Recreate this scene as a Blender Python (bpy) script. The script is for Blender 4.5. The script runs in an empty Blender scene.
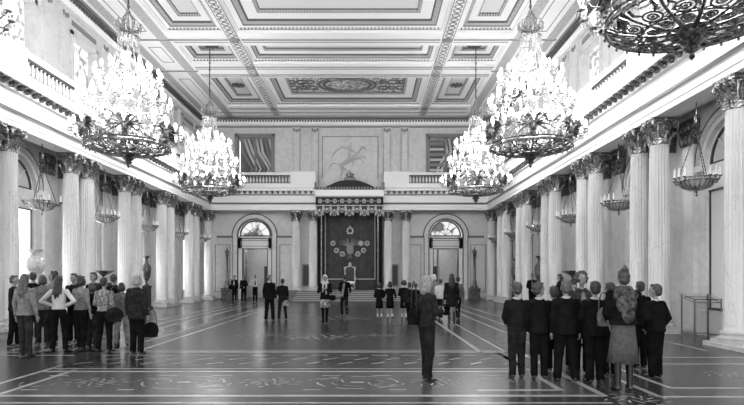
import bpy, bmesh, math, random
from mathutils import Vector, Matrix
random.seed(7)
PI = math.pi
SC = bpy.context.scene
COL = SC.collection
CX = 1.33                      # the camera stands right of the hall's centre line
F = 560.0                      # focal length in pixels of the 744 px wide frame

# ------------------------------------------------------------------ camera
cd = bpy.data.cameras.new('camera'); cam = bpy.data.objects.new('camera', cd); COL.objects.link(cam)
cam.location = (CX, 0, 1.65); cam.rotation_euler = (PI/2, 0, 0)
cd.sensor_width = 36; cd.lens = 36*F/744; cd.shift_x = 3/744; cd.shift_y = (276-202.5)/744
cd.clip_start = .05; cd.clip_end = 300
SC.camera = cam
# ------------------------------------------------------------------ world, light, exposure
w = bpy.data.worlds.new('world'); SC.world = w; w.use_nodes = True
bg = w.node_tree.nodes['Background']; bg.inputs[0].default_value = (1, 1, 1, 1); bg.inputs[1].default_value = 0.6
SC.view_settings.view_transform = 'Standard'; SC.view_settings.look = 'None'
SC.view_settings.gamma = 1; SC.view_settings.use_curve_mapping = False
SC.view_settings.exposure = 2.35
SC.cycles.max_bounces = 8; SC.cycles.diffuse_bounces = 4; SC.cycles.glossy_bounces = 3
SC.cycles.sample_clamp_indirect = 6
CHAND_W = 190                  # watts in each chandelier
WIN_UP = 0.21; WIN_LOW = 1.0    # brightness of the daylit curtains

def area(name, loc, rot, sx, sy, power):
    l = bpy.data.lights.new(name, 'AREA'); l.shape = 'RECTANGLE'; l.size = sx; l.size_y = sy; l.energy = power
    o = bpy.data.objects.new(name, l); COL.objects.link(o); o.location = loc; o.rotation_euler = rot
    return o

# ------------------------------------------------------------------ materials
MATS = {}
def mat(name, v, rough=.6, metal=0, spec=.5, noise=None, bump=None, emis=None, coat=0, trans=0):
    """grey procedural material; noise=(scale, v2, detail) mixes a second grey in"""
    m = bpy.data.materials.new(name); m.use_nodes = True; nt = m.node_tree; b = nt.nodes['Principled BSDF']
    b.inputs['Base Color'].default_value = (v, v, v, 1); b.inputs['Roughness'].default_value = rough
    b.inputs['Metallic'].default_value = metal; b.inputs['Specular IOR Level'].default_value = spec
    b.inputs['Coat Weight'].default_value = coat; b.inputs['Transmission Weight'].default_value = trans
    if noise or bump:
        tc = nt.nodes.new('ShaderNodeTexCoord')
    if noise:
        n = nt.nodes.new('ShaderNodeTexNoise'); n.inputs['Scale'].default_value = noise[0]; n.inputs['Detail'].default_value = noise[2] if len(noise) > 2 else 4
        nt.links.new(tc.outputs['Object'], n.inputs['Vector'])
        r = nt.nodes.new('ShaderNodeValToRGB'); r.color_ramp.elements[0].position = noise[3] if len(noise) > 3 else .35
        r.color_ramp.elements[1].position = noise[4] if len(noise) > 4 else .65
        r.color_ramp.elements[0].color = (v, v, v, 1); r.color_ramp.elements[1].color = (noise[1],)*3+(1,)
        nt.links.new(n.outputs['Fac'], r.inputs['Fac']); nt.links.new(r.outputs['Color'], b.inputs['Base Color'])
    if bump:
        n = nt.nodes.new('ShaderNodeTexNoise'); n.inputs['Scale'].default_value = bump[0]
        nt.links.new(tc.outputs['Object'], n.inputs['Vector'])
        bn = nt.nodes.new('ShaderNodeBump'); bn.inputs['Strength'].default_value = bump[1]; bn.inputs['Distance'].default_value = .02
        nt.links.new(n.outputs['Fac'], bn.inputs['Height']); nt.links.new(bn.outputs['Normal'], b.inputs['Normal'])
    if emis is not None:
        b.inputs['Emission Color'].default_value = (1, 1, 1, 1); b.inputs['Emission Strength'].default_value = emis
    MATS[name] = m
    return m
def marble(name, v, vein, scale=1.2, rough=.3, width=.06):
    m = mat(name, v, rough); nt = m.node_tree; b = nt.nodes['Principled BSDF']
    tc = nt.nodes.new('ShaderNodeTexCoord'); n = nt.nodes.new('ShaderNodeTexNoise'); n.inputs['Scale'].default_value = scale; n.inputs['Detail'].default_value = 8
    n.inputs['Distortion'].default_value = 1.2
    geo = nt.nodes.new('ShaderNodeNewGeometry'); nt.links.new(geo.outputs['Position'], n.inputs['Vector'])
    mm = nt.nodes.new('ShaderNodeMath'); mm.operation = 'SUBTRACT'; mm.inputs[1].default_value = .5
    ab = nt.nodes.new('ShaderNodeMath'); ab.operation = 'ABSOLUTE'
    nt.links.new(n.outputs['Fac'], mm.inputs[0]); nt.links.new(mm.outputs[0], ab.inputs[0])
    r = nt.nodes.new('ShaderNodeValToRGB'); r.color_ramp.elements[0].color = (vein,)*3+(1,); r.color_ramp.elements[1].color = (v,)*3+(1,)
    r.color_ramp.elements[1].position = width
    e = r.color_ramp.elements.new(.25); e.color = (v*.9+.02,)*3+(1,)
    nt.links.new(ab.outputs[0], r.inputs['Fac']); nt.links.new(r.outputs['Color'], b.inputs['Base Color'])
    return m
def ornament(name, a, c, scale, kind='check', rough=.6):
    m = mat(name, a, rough); nt = m.node_tree; b = nt.nodes['Principled BSDF']
    geo = nt.nodes.new('ShaderNodeNewGeometry')
    if kind == 'check':
        t = nt.nodes.new('ShaderNodeTexChecker'); t.inputs['Scale'].default_value = scale
        t.inputs['Color1'].default_value = (a, a, a, 1); t.inputs['Color2'].default_value = (c, c, c, 1)
        nt.links.new(geo.outputs['Position'], t.inputs['Vector']); nt.links.new(t.outputs['Color'], b.inputs['Base Color'])
    else:
        t = nt.nodes.new('ShaderNodeTexVoronoi' if kind == 'cell' else 'ShaderNodeTexNoise'); t.inputs['Scale'].default_value = scale
        if kind == 'swirl': t.inputs['Distortion'].default_value = 2.5; t.inputs['Detail'].default_value = 1
        nt.links.new(geo.outputs['Position'], t.inputs['Vector'])
        r = nt.nodes.new('ShaderNodeValToRGB'); r.color_ramp.elements[0].color = (a, a, a, 1); r.color_ramp.elements[1].color = (c, c, c, 1)
        if kind == 'cell': r.color_ramp.elements[0].position = .25; r.color_ramp.elements[1].position = .5
        else: r.color_ramp.elements[0].position = .46; r.color_ramp.elements[1].position = .54
        nt.links.new(t.outputs[0], r.inputs['Fac']); nt.links.new(r.outputs['Color'], b.inputs['Base Color'])
    return m

PLASTER = mat('white_plaster', .78, .6)
CEILW = mat('ceiling_plaster', .88, .7)
WALLM = marble('wall_marble', .64, .56, 1.1, .4)
BACKM = marble('back_wall_marble', .60, .52, .9, .45)
COLM = marble('column_marble', .60, .49, .8, .25, .015)
STONE = mat('base_stone', .55, .35, noise=(6, .42))
DKLINE = mat('dark_moulding_and_shade', .05, .5)  # dark mouldings, plus shade painted on balustrade rails and entablature
GREYL = mat('grey_moulding_and_shade', .22, .5)  # grey mouldings, plus shade painted behind the back balustrades
GILT = mat('gilded_leaf', .10, .34, metal=.6, noise=(24, .60, 2, .42, .6))
GILTD = mat('dark_gilded_leaf', .04, .4, metal=.5, noise=(26, .24, 2))
BRONZE = mat('dark_bronze', .03, .3, metal=.6, noise=(18, .26, 2, .4, .7))
BRASS = mat('light_brass', .45, .25, metal=.9)
CRYSTAL = mat('cut_crystal', .40, .06, spec=.9)
BULB = mat('lit_bulb', 1, .5, emis=2.0)
CANDLE = mat('white_candle', .85, .5)
ORN = ornament('leaf_moulding', .10, .70, 17.0, 'check')
ORN2 = ornament('bead_moulding', .012, .16, 13.0, 'check')
GUIL = ornament('guilloche_band', .45, .85, 7.0, 'cell')
GUIL2 = ornament('fine_guilloche_band', .32, .5, 16.0, 'cell')
ARAB = ornament('arabesque_panel', .16, .85, 2.6, 'swirl')
PANELC = mat('coffer_panel', .72, .7)
VELVET = mat('throne_velvet', .055, .9, spec=.2, noise=(2.5, .075), bump=(40, .2))
VELVD = mat('dark_velvet', .03, .9)
EMBR = mat('embroidery', .62, .6, noise=(25, .32, 2))
WHITECL = mat('white_trim', .85, .6)
GLASSD = mat('mirror_glass', .5, .3, spec=.5)
FRAMEW = mat('door_frame_white', .66, .45)
DOORP = mat('door_panel', .48, .5)
DARKREFL = mat('dark_reflection_back', .10, .8)  # dark sheet behind the upper back panes, imitates their reflections

def curtain(name, strength, lo=.55, sc=3.6):
    m = mat(name, .15, .8); nt = m.node_tree; b = nt.nodes['Principled BSDF']
    geo = nt.nodes.new('ShaderNodeNewGeometry'); n = nt.nodes.new('ShaderNodeTexNoise'); n.inputs['Scale'].default_value = sc; n.inputs['Detail'].default_value = 3
    n.inputs['Distortion'].default_value = .5
    nt.links.new(geo.outputs['Position'], n.inputs['Vector'])
    r = nt.nodes.new('ShaderNodeMapRange'); r.inputs['From Min'].default_value = .42; r.inputs['From Max'].default_value = .50
    r.inputs['To Min'].default_value = strength*lo*.45; r.inputs['To Max'].default_value = strength
    nt.links.new(n.outputs['Fac'], r.inputs['Value']); nt.links.new(r.outputs[0], b.inputs['Emission Strength'])
    b.inputs['Emission Color'].default_value = (1, 1, 1, 1)
    return m
CURT_UP = curtain('lace_curtain_daylight', WIN_UP)
CURT_LOW = curtain('tall_curtain_daylight', WIN_LOW, 1.9, 1.0)
CURT_R = curtain('shaded_blind_daylight', .30, 1.9, 1.0)

def floor_mat():
    m = mat('parquet_floor', .05, .2); nt = m.node_tree; b = nt.nodes['Principled BSDF']
    geo = nt.nodes.new('ShaderNodeNewGeometry')
    br = nt.nodes.new('ShaderNodeTexBrick'); br.inputs['Scale'].default_value = 1.6; br.inputs['Mortar Size'].default_value = .006
    br.inputs['Color1'].default_value = (.034, .034, .034, 1); br.inputs['Color2'].default_value = (.052, .052, .052, 1); br.inputs['Mortar'].default_value = (.03, .03, .03, 1)
    nt.links.new(geo.outputs['Position'], br.inputs['Vector'])
    n = nt.nodes.new('ShaderNodeTexNoise'); n.inputs['Scale'].default_value = 3; n.inputs['Detail'].default_value = 5
    nt.links.new(geo.outputs['Position'], n.inputs['Vector'])
    mx = nt.nodes.new('ShaderNodeMixRGB'); mx.blend_type = 'MULTIPLY'; mx.inputs[0].default_value = .5
    nt.links.new(br.outputs['Color'], mx.inputs[1]); nt.links.new(n.outputs['Fac'], mx.inputs[2]); nt.links.new(mx.outputs[0], b.inputs['Base Color'])
    r = nt.nodes.new('ShaderNodeMapRange'); r.inputs['To Min'].default_value = .22; r.inputs['To Max'].default_value = .29
    nt.links.new(n.outputs['Fac'], r.inputs['Value']); nt.links.new(r.outputs[0], b.inputs['Roughness'])
    b.inputs['Specular IOR Level'].default_value = .36
    return m
FLOORM = floor_mat()
INLAY = mat('light_wood_inlay', .36, .26, noise=(5, .26))
INLAYM = mat('mid_wood_inlay', .08, .24, noise=(5, .055))
INLAYD = mat('dark_wood_inlay', .022, .2, noise=(5, .035))

# ------------------------------------------------------------------ mesh builder
class MB:
    def __init__(s): s.v = []; s.f = []; s.m = []
    def add(s, vs, fs, mi=0):
        o = len(s.v); s.v += [tuple(p) for p in vs]; s.f += [tuple(o+i for i in f) for f in fs]; s.m += [mi]*len(fs); return s
    def box(s, x0, x1, y0, y1, z0, z1, mi=0):
        return s.add([(x0,y0,z0),(x1,y0,z0),(x1,y1,z0),(x0,y1,z0),(x0,y0,z1),(x1,y0,z1),(x1,y1,z1),(x0,y1,z1)],
                     [(0,3,2,1),(4,5,6,7),(0,1,5,4),(1,2,6,5),(2,3,7,6),(3,0,4,7)], mi)
    def lathe(s, prof, n=16, c=(0,0,0), mi=0, sx=1, sy=1):
        vs = []; fs = []
        for r, z in prof:
            for i in range(n):
                a = 2*PI*i/n; vs.append((c[0]+r*sx*math.cos(a), c[1]+r*sy*math.sin(a), c[2]+z))
        for k in range(len(prof)-1):
            for i in range(n):
                j = (i+1) % n; fs.append((k*n+i, k*n+j, (k+1)*n+j, (k+1)*n+i))
        if prof[0][0] > 1e-4: fs.append(tuple(range(n-1, -1, -1)))
        if prof[-1][0] > 1e-4: fs.append(tuple((len(prof)-1)*n+i for i in range(n)))
        return s.add(vs, fs, mi)
    def ell(s, c, r, n=12, mi=0, M=None):
        vs = []; fs = []; h = max(4, n//2)
        for k in range(1, h):
            t = PI*k/h
            for i in range(n):
                a = 2*PI*i/n; vs.append(Vector((r[0]*math.sin(t)*math.cos(a), r[1]*math.sin(t)*math.sin(a), r[2]*math.cos(t))))
        vs.append(Vector((0,0,r[2]))); vs.append(Vector((0,0,-r[2])))
        for k in range(h-2):
            for i in range(n):
                j = (i+1) % n; fs.append((k*n+i, (k+1)*n+i, (k+1)*n+j, k*n+j))
        T = (h-1)*n
        for i in range(n):
            j = (i+1) % n; fs.append((T, i, j)); fs.append((T+1, (h-2)*n+j, (h-2)*n+i))
        C = Vector(c)
        return s.add([C+(M @ p if M else p) for p in vs], fs, mi)
    def tube(s, pts, r, n=6, mi=0, flat=1.0):
        pts = [Vector(p) for p in pts]; m = len(pts); rs = r if isinstance(r, (list, tuple)) else [r]*m
        vs = []; fs = []; up = None
        for k in range(m):
            d = (pts[min(k+1, m-1)]-pts[max(k-1, 0)])
            d = d.normalized() if d.length > 1e-9 else Vector((0,0,1))
            if up is None:
                a = Vector((0,0,1)) if abs(d.z) < .9 else Vector((1,0,0)); up = d.cross(a).normalized()
            up = (up - d*up.dot(d)).normalized(); q = d.cross(up)
            for i in range(n):
                t = 2*PI*i/n; vs.append(pts[k]+up*(rs[k]*math.cos(t))+q*(rs[k]*flat*math.sin(t)))
        for k in range(m-1):
            for i in range(n):
                j = (i+1) % n; fs.append((k*n+i, k*n+j, (k+1)*n+j, (k+1)*n+i))
        fs.append(tuple(range(n-1, -1, -1))); fs.append(tuple((m-1)*n+i for i in range(n)))
        return s.add(vs, fs, mi)
    def cap(s, p0, p1, r0, r1, n=10, mi=0):
        p0 = Vector(p0); p1 = Vector(p1); d = p1-p0; L = d.length; d = d/L if L > 1e-6 else Vector((0,0,1))
        P = []; R = []
        for a in (-80, -50, -20): P.append(p0+d*(r0*math.sin(math.radians(a)))); R.append(r0*math.cos(math.radians(a)))
        for a in (20, 50, 80): P.append(p1+d*(r1*math.sin(math.radians(a)))); R.append(r1*math.cos(math.radians(a)))
        return s.tube(P, R, n, mi)
    def torus(s, c, R, r, n=24, k=6, mi=0, M=None, sz=1):
        vs = []; fs = []; C = Vector(c)
        for i in range(n):
            a = 2*PI*i/n
            for j in range(k):
                b = 2*PI*j/k; p = Vector(((R+r*math.cos(b))*math.cos(a), (R+r*math.cos(b))*math.sin(a), r*sz*math.sin(b)))
                vs.append(C+(M @ p if M else p))
        for i in range(n):
            for j in range(k):
                fs.append((i*k+j, ((i+1) % n)*k+j, ((i+1) % n)*k+(j+1) % k, i*k+(j+1) % k))
        return s.add(vs, fs, mi)
    def prism(s, poly, t0, t1, P, mi=0):
        """polygon in (u,z) extruded from t0 to t1; P maps (u,t,z) to xyz"""
        n = len(poly); vs = [P(u, t0, z) for u, z in poly]+[P(u, t1, z) for u, z in poly]
        fs = [tuple(range(n)), tuple(range(2*n-1, n-1, -1))]+[(i, (i+1) % n, n+(i+1) % n, n+i) for i in range(n)]
        return s.add(vs, fs, mi)
    def build(s, name, mats, parent=None, smooth=False, loc=None, split=None):
        me = bpy.data.meshes.new(name); me.from_pydata(s.v, [], s.f)
        if not isinstance(mats, (list, tuple)): mats = [mats]
        for m in mats: me.materials.append(m)
        me.polygons.foreach_set('material_index', s.m)
        bm = bmesh.new(); bm.from_mesh(me); bmesh.ops.recalc_face_normals(bm, faces=bm.faces); bm.to_mesh(me); bm.free()
        if smooth: me.shade_smooth() if hasattr(me, 'shade_smooth') else None
        if smooth and smooth != 'all':
            try: me.set_sharp_from_angle(angle=math.radians(40))
            except Exception: pass
        o = bpy.data.objects.new(name, me); COL.objects.link(o)
        if parent: o.parent = parent
        if loc: o.location = loc
        return o
def tag(o, label=None, cat=None, group=None, kind=None):
    if label: o['label'] = label
    if cat: o['category'] = cat
    if group: o['group'] = group
    if kind: o['kind'] = kind
    return o
def empty(name, loc, rz=0):
    o = bpy.data.objects.new(name, None); COL.objects.link(o); o.location = loc; o.rotation_euler = (0, 0, rz); o.empty_display_size = .2
    return o
def copy_tree(o, parent=None):
    c = o.copy(); COL.objects.link(c)
    if parent: c.parent = parent
    for ch in list(o.children): copy_tree(ch, c)
    return c
def struct(o): o['kind'] = 'structure'; return o
ORD = ['first', 'second', 'third', 'fourth', 'fifth', 'sixth', 'seventh']

# ------------------------------------------------------------------ hall dimensions
XF, XA, XW = 9.5, 9.82, 10.8
YF, YA, YW = 38.6, 38.9, 39.9
ZB, ZT = 6.2, 12.84
PAIR = [12.4+4.58*k for k in range(6)]
BAY = [14.69+4.58*k for k in range(-2, 6)]
Y0 = -3.0

def wallmesh(mb, u0, u1, z0, z1, t0, t1, ops, P, mi=0):
    def bx(a, b, c, d):
        if b-a > 1e-4 and d-c > 1e-4: mb.prism([(a, c), (b, c), (b, d), (a, d)], t0, t1, P, mi)
    x = u0
    for (a, b, zb, zt, arch) in sorted(ops):
        bx(x, a, z0, z1); bx(a, b, z0, zb)
        if not arch: bx(a, b, zt, z1)
        else:
            c = (a+b)/2; R = (b-a)/2; N = 16
            for i in range(N):
                q0 = PI-PI*i/N; q1 = PI-PI*(i+1)/N
                xa, za = c+R*math.cos(q0), zt+R*math.sin(q0); xb, zb2 = c+R*math.cos(q1), zt+R*math.sin(q1)
                mb.prism([(xa, za), (xb, zb2), (xb, z1), (xa, z1)], t0, t1, P, mi)
        x = b
    bx(x, u1, z0, z1)
def arcband(mb, c, zc, r0, r1, t0, t1, P, mi=0, N=24):
    for i in range(N):
        a = PI-PI*i/N; b = PI-PI*(i+1)/N
        mb.prism([(c+r0*math.cos(a), zc+r0*math.sin(a)), (c+r0*math.cos(b), zc+r0*math.sin(b)), (c+r1*math.cos(b), zc+r1*math.sin(b)), (c+r1*math.cos(a), zc+r1*math.sin(a))], t0, t1, P, mi)

# ------------------------------------------------------------------ floor with inlays
fl = MB(); fl.box(-11.6, 11.6, Y0, 40.4, -.1, 0, 0)
def rect(x0, x1, y0, y1, mi=1, h=.0012): fl.box(min(x0,x1), max(x0,x1), min(y0,y1), max(y0,y1), 0, h, mi)
def fcurve(pts, wd, mi=1, closed=False, h=.0012):
    n = len(pts); 
    for i in range(n if closed else n-1):
        a = Vector(pts[i]); b = Vector(pts[(i+1) % n]); d = (b-a).normalized(); q = Vector((-d.y, d.x))*wd/2
        fl.add([(a.x-q.x,a.y-q.y,h),(b.x-q.x,b.y-q.y,h),(b.x+q.x,b.y+q.y,h),(a.x+q.x,a.y+q.y,h)], [(0,1,2,3)], mi)
def oval(cx, cy, a, b, wd, mi=1, n=36, t0=0, t1=2*PI):
    pts = [(cx+a*math.cos(t0+(t1-t0)*i/n), cy+b*math.sin(t0+(t1-t0)*i/n)) for i in range(n+1)]
    for i in range(0, n, 6): fcurve(pts[i:i+5], wd*.8, mi)
LW = .085
# long bands beneath the ceiling beams, either side
for s in (-1, 1):
    for x0, wd in ((3.75, .1), (4.3, .07), (5.3, .1), (5.9, .1)):
        rect(s*(x0-wd/2), s*(x0+wd/2), 12.1, 35.0)
    rect(s*4.4, s*5.2, 12.1, 35.0, 3)
    y = 12.6
    while y < 34.8:
        fcurve([(s*4.8, y), (s*5.05, y+.3), (s*4.8, y+.6), (s*4.55, y+.3)], .04, 2, True, .0024); y += .8
# far and middle cross bands
for (a, b) in ((12.1, 12.22), (12.4, 12.45), (9.95, 10.0), (9.62, 9.74), (7.66, 7.78), (7.25, 7.32)):
    rect(-4.34 if a < 12 else -5.9, 4.5 if a < 12 else 5.9, a, b)
rect(-4.34, 4.5, 10.08, 12.04, 3)
for row, yy in ((0, 11.65), (1, 11.15), (2, 10.6), (3, 10.2)):
    x = -4.2+.3*(row % 2)
    while x < 4.3:
        if row in (0, 3): rect(x, x+.34, yy-.03, yy+.03, 2 if row == 3 else 1, .0024)
        else:
            fcurve([(x, yy-.12), (x+.25, yy+.12)], .06, 1, False, .0024); fcurve([(x+.3, yy-.1), (x+.5, yy+.1)], .05, 2, False, .0024)
        x += .62
# near panel of scrolls and ovals
rect(-3.83, 4.5, 7.84, 9.55, 2, .0006)
def rosette(cx, cy, s=1.0, mi=1):
    for k in range(10):
        a = 2*PI*k/10; fcurve([(cx+.17*s*math.cos(a), cy+.15*s*math.sin(a)), (cx+.33*s*math.cos(a+.35), cy+.28*s*math.sin(a+.35))], .035*s, mi, False, .0024)
        fcurve([(cx+.42*s*math.cos(a), cy+.36*s*math.sin(a)), (cx+.5*s*math.cos(a+.2), cy+.4*s*math.sin(a+.2))], .03*s, mi, False, .0024)
    oval(cx, cy, .09*s, .09*s, .03*s, mi, 14)
for cx in (-2.9, -.2, 2.45):
    rosette(cx, 8.7, .95)
    for q in (-1, 1):
        oval(cx+q*.85, 8.7, .28, .35, .03, 1, 20, 0 if q > 0 else PI, PI*.9 if q > 0 else 1.9*PI)
        rect(cx+q*.9-.15, cx+q*.9+.15, 9.25, 9.29, 1, .0024); rect(cx+q*.7-.12, cx+q*.7+.12, 8.1, 8.14, 1, .0024)
for cx in (-1.55, 1.15):
    oval(cx, 8.7, .62, .5, .045); oval(cx, 8.7, .4, .3, .02)
    rect(cx-.1, cx+.1, 8.66, 8.74, 1, .0024)
# corner of the near left panel
for x0, y0, wd in ((-4.34, 10.4, LW), (-3.83, 9.83, LW)):
    rect(x0-wd/2, x0+wd/2, 6.4, y0)
rect(-4.34, -3.3, 10.36, 10.44)
for x0, x1, yy in ((-11, -5.0, 12.1), (-11, -4.8, 11.6), (-11, -4.9, 8.1), (-11, -4.9, 7.6)): rect(x0, x1, yy, yy+LW)
for k in range(16):      # small square parquet on the left
    rect(-10.8+k*.4, -10.5+k*.4, 10.6 if k % 2 else 11.0, 10.75 if k % 2 else 11.15, 2)
# right side panel
for (x0, y0, y1) in ((5.77, 8.25, 11.35), (5.3, 7.65, 8.9)): rect(x0-.045, x0+.045, y0, y1)
for (x0, yy) in ((5.77, 11.35), (6.3, 10.5), (5.77, 8.25), (5.3, 7.65)): rect(x0, 10.6, yy-.04, yy+.04)
for q in range(3): rosette(7.4+q*1.3, 9.35, .9)
# stripes turning the corner by the right group
rect(4.05, 4.15, 8.1, 12.0); rect(2.9, 4.15, 8.05, 8.15); rect(4.52, 4.62, 7.7, 12.1); rect(4.78, 4.84, 7.4, 12.0, 2)
x = 3.2
while x < 8:
    fcurve([(x, 6.95), (x+.5, 6.95), (x+.5, 6.7), (x+.15, 6.7)], .06, 1, False, .0024); x += .7
rosette(4.9, 7.5, .9); rosette(-2.1, 6.6, .8)
# large faint tracery of the central field
for r in (4.2, 3.9): oval(0, 22, r*.8, r*1.9, .06, 2, 60)
for k in range(10):
    a = 2*PI*k/10; rosette(2.3*math.cos(a), 22+5.4*math.sin(a), 1.6, 2)
rosette(0, 22, 3, 1); rosette(0, 15.2, 2, 1); rosette(1.7, 15.6, 1.3, 1); rosette(-1.7, 15.6, 1.3, 1)
rosette(0, 30, 3, 2)
for s in (-1, 1):
    for yy in (14.8, 19.3, 24, 28.5): rosette(s*7.6, yy, 1.6, 2)
    for xx in (6.6, 8.8): rect(s*xx-.04, s*xx+.04, 12.4, 36)
struct(fl.build('floor', [FLOORM, INLAY, INLAYM, INLAYD]))

# ------------------------------------------------------------------ side walls, windows
def Pside(s): return lambda u, t, z: (s*t, u, z)
wi = 0; di = 0
for s in (-1, 1):
    P = Pside(s); side = 'left' if s < 0 else 'right'
    mb = MB()
    wallmesh(mb, Y0, YW, 0, 7.9, XW, XW+.5, [(b-1.1, b+1.1, 0, 4.75, True) for b in BAY], P)
    wallmesh(mb, Y0, YW, 7.9, 13.6, XW, XW+.5, [(b-.95, b+.95, 8.35, 11.5, False) for b in BAY], P)
    mb.prism([(Y0, 0), (YW, 0), (YW, .3), (Y0, .3)], XW-.04, XW, P)
    # archivolts, imposts, pilasters behind the column pairs and upstairs
    for b in BAY:
        arcband(mb, b, 4.75, 1.24, 1.42, XW-.10, XW, P, 1); arcband(mb, b, 4.75, 1.1, 1.24, XW-.05, XW, P, 0)
        arcband(mb, b, 4.75, 1.40, 1.44, XW-.11, XW, P, 2)
        for q in (-1, 1): mb.prism([(b+q*1.08, 4.6), (b+q*1.48, 4.6), (b+q*1.48, 4.78), (b+q*1.08, 4.78)], XW-.12, XW, P)
        # architrave frame and sill round the upper window
        for (a0, a1, c0, c1) in ((b-1.12, b-.95, 8.2, 11.66), (b+.95, b+1.12, 8.2, 11.66), (b-1.12, b+1.12, 11.5, 11.68)):
            mb.prism([(a0, c0), (a1, c0), (a1, c1), (a0, c1)], XW-.07, XW, P)
        mb.prism([(b-1.0, 11.9), (b+1.0, 11.9), (b+1.0, 12.1), (b-1.0, 12.1)], XW-.03, XW, P, 3)
    for p in [12.4+4.58*k for k in range(-2, 6)]+[YA]:
        for q in ((-.6, .6) if p != YA else (0,)):
            c = p+q; W = .27
            if c > 38: c = 38.9
            mb.prism([(c-W, .0), (c+W, 0), (c+W, 5.45), (c-W, 5.45)], XW-.14, XW, P)
            mb.prism([(c-W-.05, 5.45), (c+W+.05, 5.45), (c+W+.1, 6.2), (c-W-.1, 6.2)], XW-.2, XW, P, 4)
            for kk in range(3):
                mb.ell((s*(XW-.22), c-.2+.2*kk, 5.62), (.07, .09, .16), 8, 4); mb.ell((s*(XW-.24), c-.2+.2*kk, 5.95), (.08, .09, .12), 8, 4)
            mb.prism([(c-.22, 8.0), (c+.22, 8.0), (c+.22, 11.85), (c-.22, 11.85)], XW-.09, XW, P)
            mb.prism([(c-.12, 8.3), (c+.12, 8.3), (c+.12, 11.6), (c-.12, 11.6)], XW-.095, XW, P, 0)
            mb.prism([(c-.22, 11.85), (c+.22, 11.85), (c+.28, 12.25), (c-.28, 12.25)], XW-.13, XW, P, 0)
            for kk in (-1, 0, 1): mb.ell((s*(XW-.14), c+.16*kk, 11.98+.06*abs(kk)), (.05, .07, .11), 6, 3)
    mb.prism([(Y0, 12.25), (YW, 12.25), (YW, 12.4), (Y0, 12.4)], XW-.12, XW, P)
    struct(mb.build('wall_'+side, [WALLM, GUIL2, DKLINE, GREYL, GILTD]))
    for k, b in enumerate(BAY):
        # lower arched bay: panelled window below, grey lunette above
        wi += 1; nm = 'window_%d' % wi
        m = MB()
        t = XW+.14
        m.prism([(b-1.1, 0), (b+1.1, 0), (b+1.1, .7), (b-1.1, .7)], XW-.22, XW+.2, P, 0)       # block under the window
        for (a0, a1, c0, c1, mi_) in ((b-1.1, b-1.0, .7, 4.75, 0), (b+1.0, b+1.1, .7, 4.75, 0), (b-1.0, b+1.0, 4.05, 4.75, 0)):
            m.prism([(a0, c0), (a1, c0), (a1, c1), (a0, c1)], XW+.05, XW+.3, P, mi_)
        for (a0, a1) in ((b-1.0, b-.95), (b+.95, b+1.0))+(((b-.37, b-.33), (b+.33, b+.37)) if s > 0 else ((b-.03, b+.03),)):
            m.prism([(a0, .75), (a1, .75), (a1, 4.05), (a0, 4.05)], XW+.06, XW+.31, P, 1)
        m.prism([(b-1, 4.0), (b+1, 4.0), (b+1, 4.05), (b-1, 4.05)], XW+.04, XW+.31, P, 1)
        m.prism([(b-1, .7), (b+1, .7), (b+1, .77), (b-1, .77)], XW+.04, XW+.31, P, 1)
        arcband(m, b, 4.75, 1.0, 1.1, XW+.1, XW+.3, P, 0)
        arcband(m, b, 4.75, .95, 1.0, XW+.08, XW+.31, P, 1)
        m.prism([(b-1.0, 4.75), (b+1.0, 4.75), (b+1.0, 4.81), (b-1.0, 4.81)], XW+.08, XW+.31, P, 1)
        for a in (45, 90, 135):
            ca, sa = math.cos(math.radians(a)), math.sin(math.radians(a))
            m.tube([P(b+.1*ca, XW+.12, 4.8+.1*sa), P(b+.96*ca, XW+.12, 4.75+.96*sa)], .025, 5, 0)
        fr = struct(m.build(nm, [WALLM, DKLINE]))
        g = MB(); g.prism([(b+1.05*math.cos(PI*i/16), 4.78+1.0*math.sin(PI*i/16)) for i in range(17)], XW+.14, XW+.16, P)
        g.build('pane', GLASSD, fr)
        g = MB(); t0 = XW+.12 if s < 0 else XW+.09
        g.prism([(b-.97, .72), (b+.97, .72), (b+.97, 4.04), (b-.97, 4.04)], t0, t0+.02, P)
        g.build('curtain' if s < 0 else 'shutter', CURT_LOW if s < 0 else FRAMEW, fr)
        wi += 1
        m = MB()
        for (a0, a1, c0, c1) in ((b-.95, b-.87, 8.35, 11.5), (b+.87, b+.95, 8.35, 11.5), (b-.04, b+.04, 8.35, 11.5), (b-.95, b+.95, 11.42, 11.5), (b-.95, b+.95, 8.35, 8.45), (b-.95, b+.95, 10.4, 10.46)):
            m.prism([(a0, c0), (a1, c0), (a1, c1), (a0, c1)], XW+.3, XW+.36, P)
        fr = struct(m.build('window_%d' % wi, [FRAMEW]))
        g = MB(); N = 24      # gathered lace curtain in front of the frame
        vs = []; 
        for i in range(N+1):
            u = b-.9+1.8*i/N; dd = .03*math.sin(i*1.9); vs += [P(u, XW+.26+dd, 8.37), P(u, XW+.26+dd, 11.46)]
        g.add(vs, [(2*i, 2*i+2, 2*i+3, 2*i+1) for i in range(N)])
        g.build('lace_curtain', CURT_UP, fr)

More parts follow.
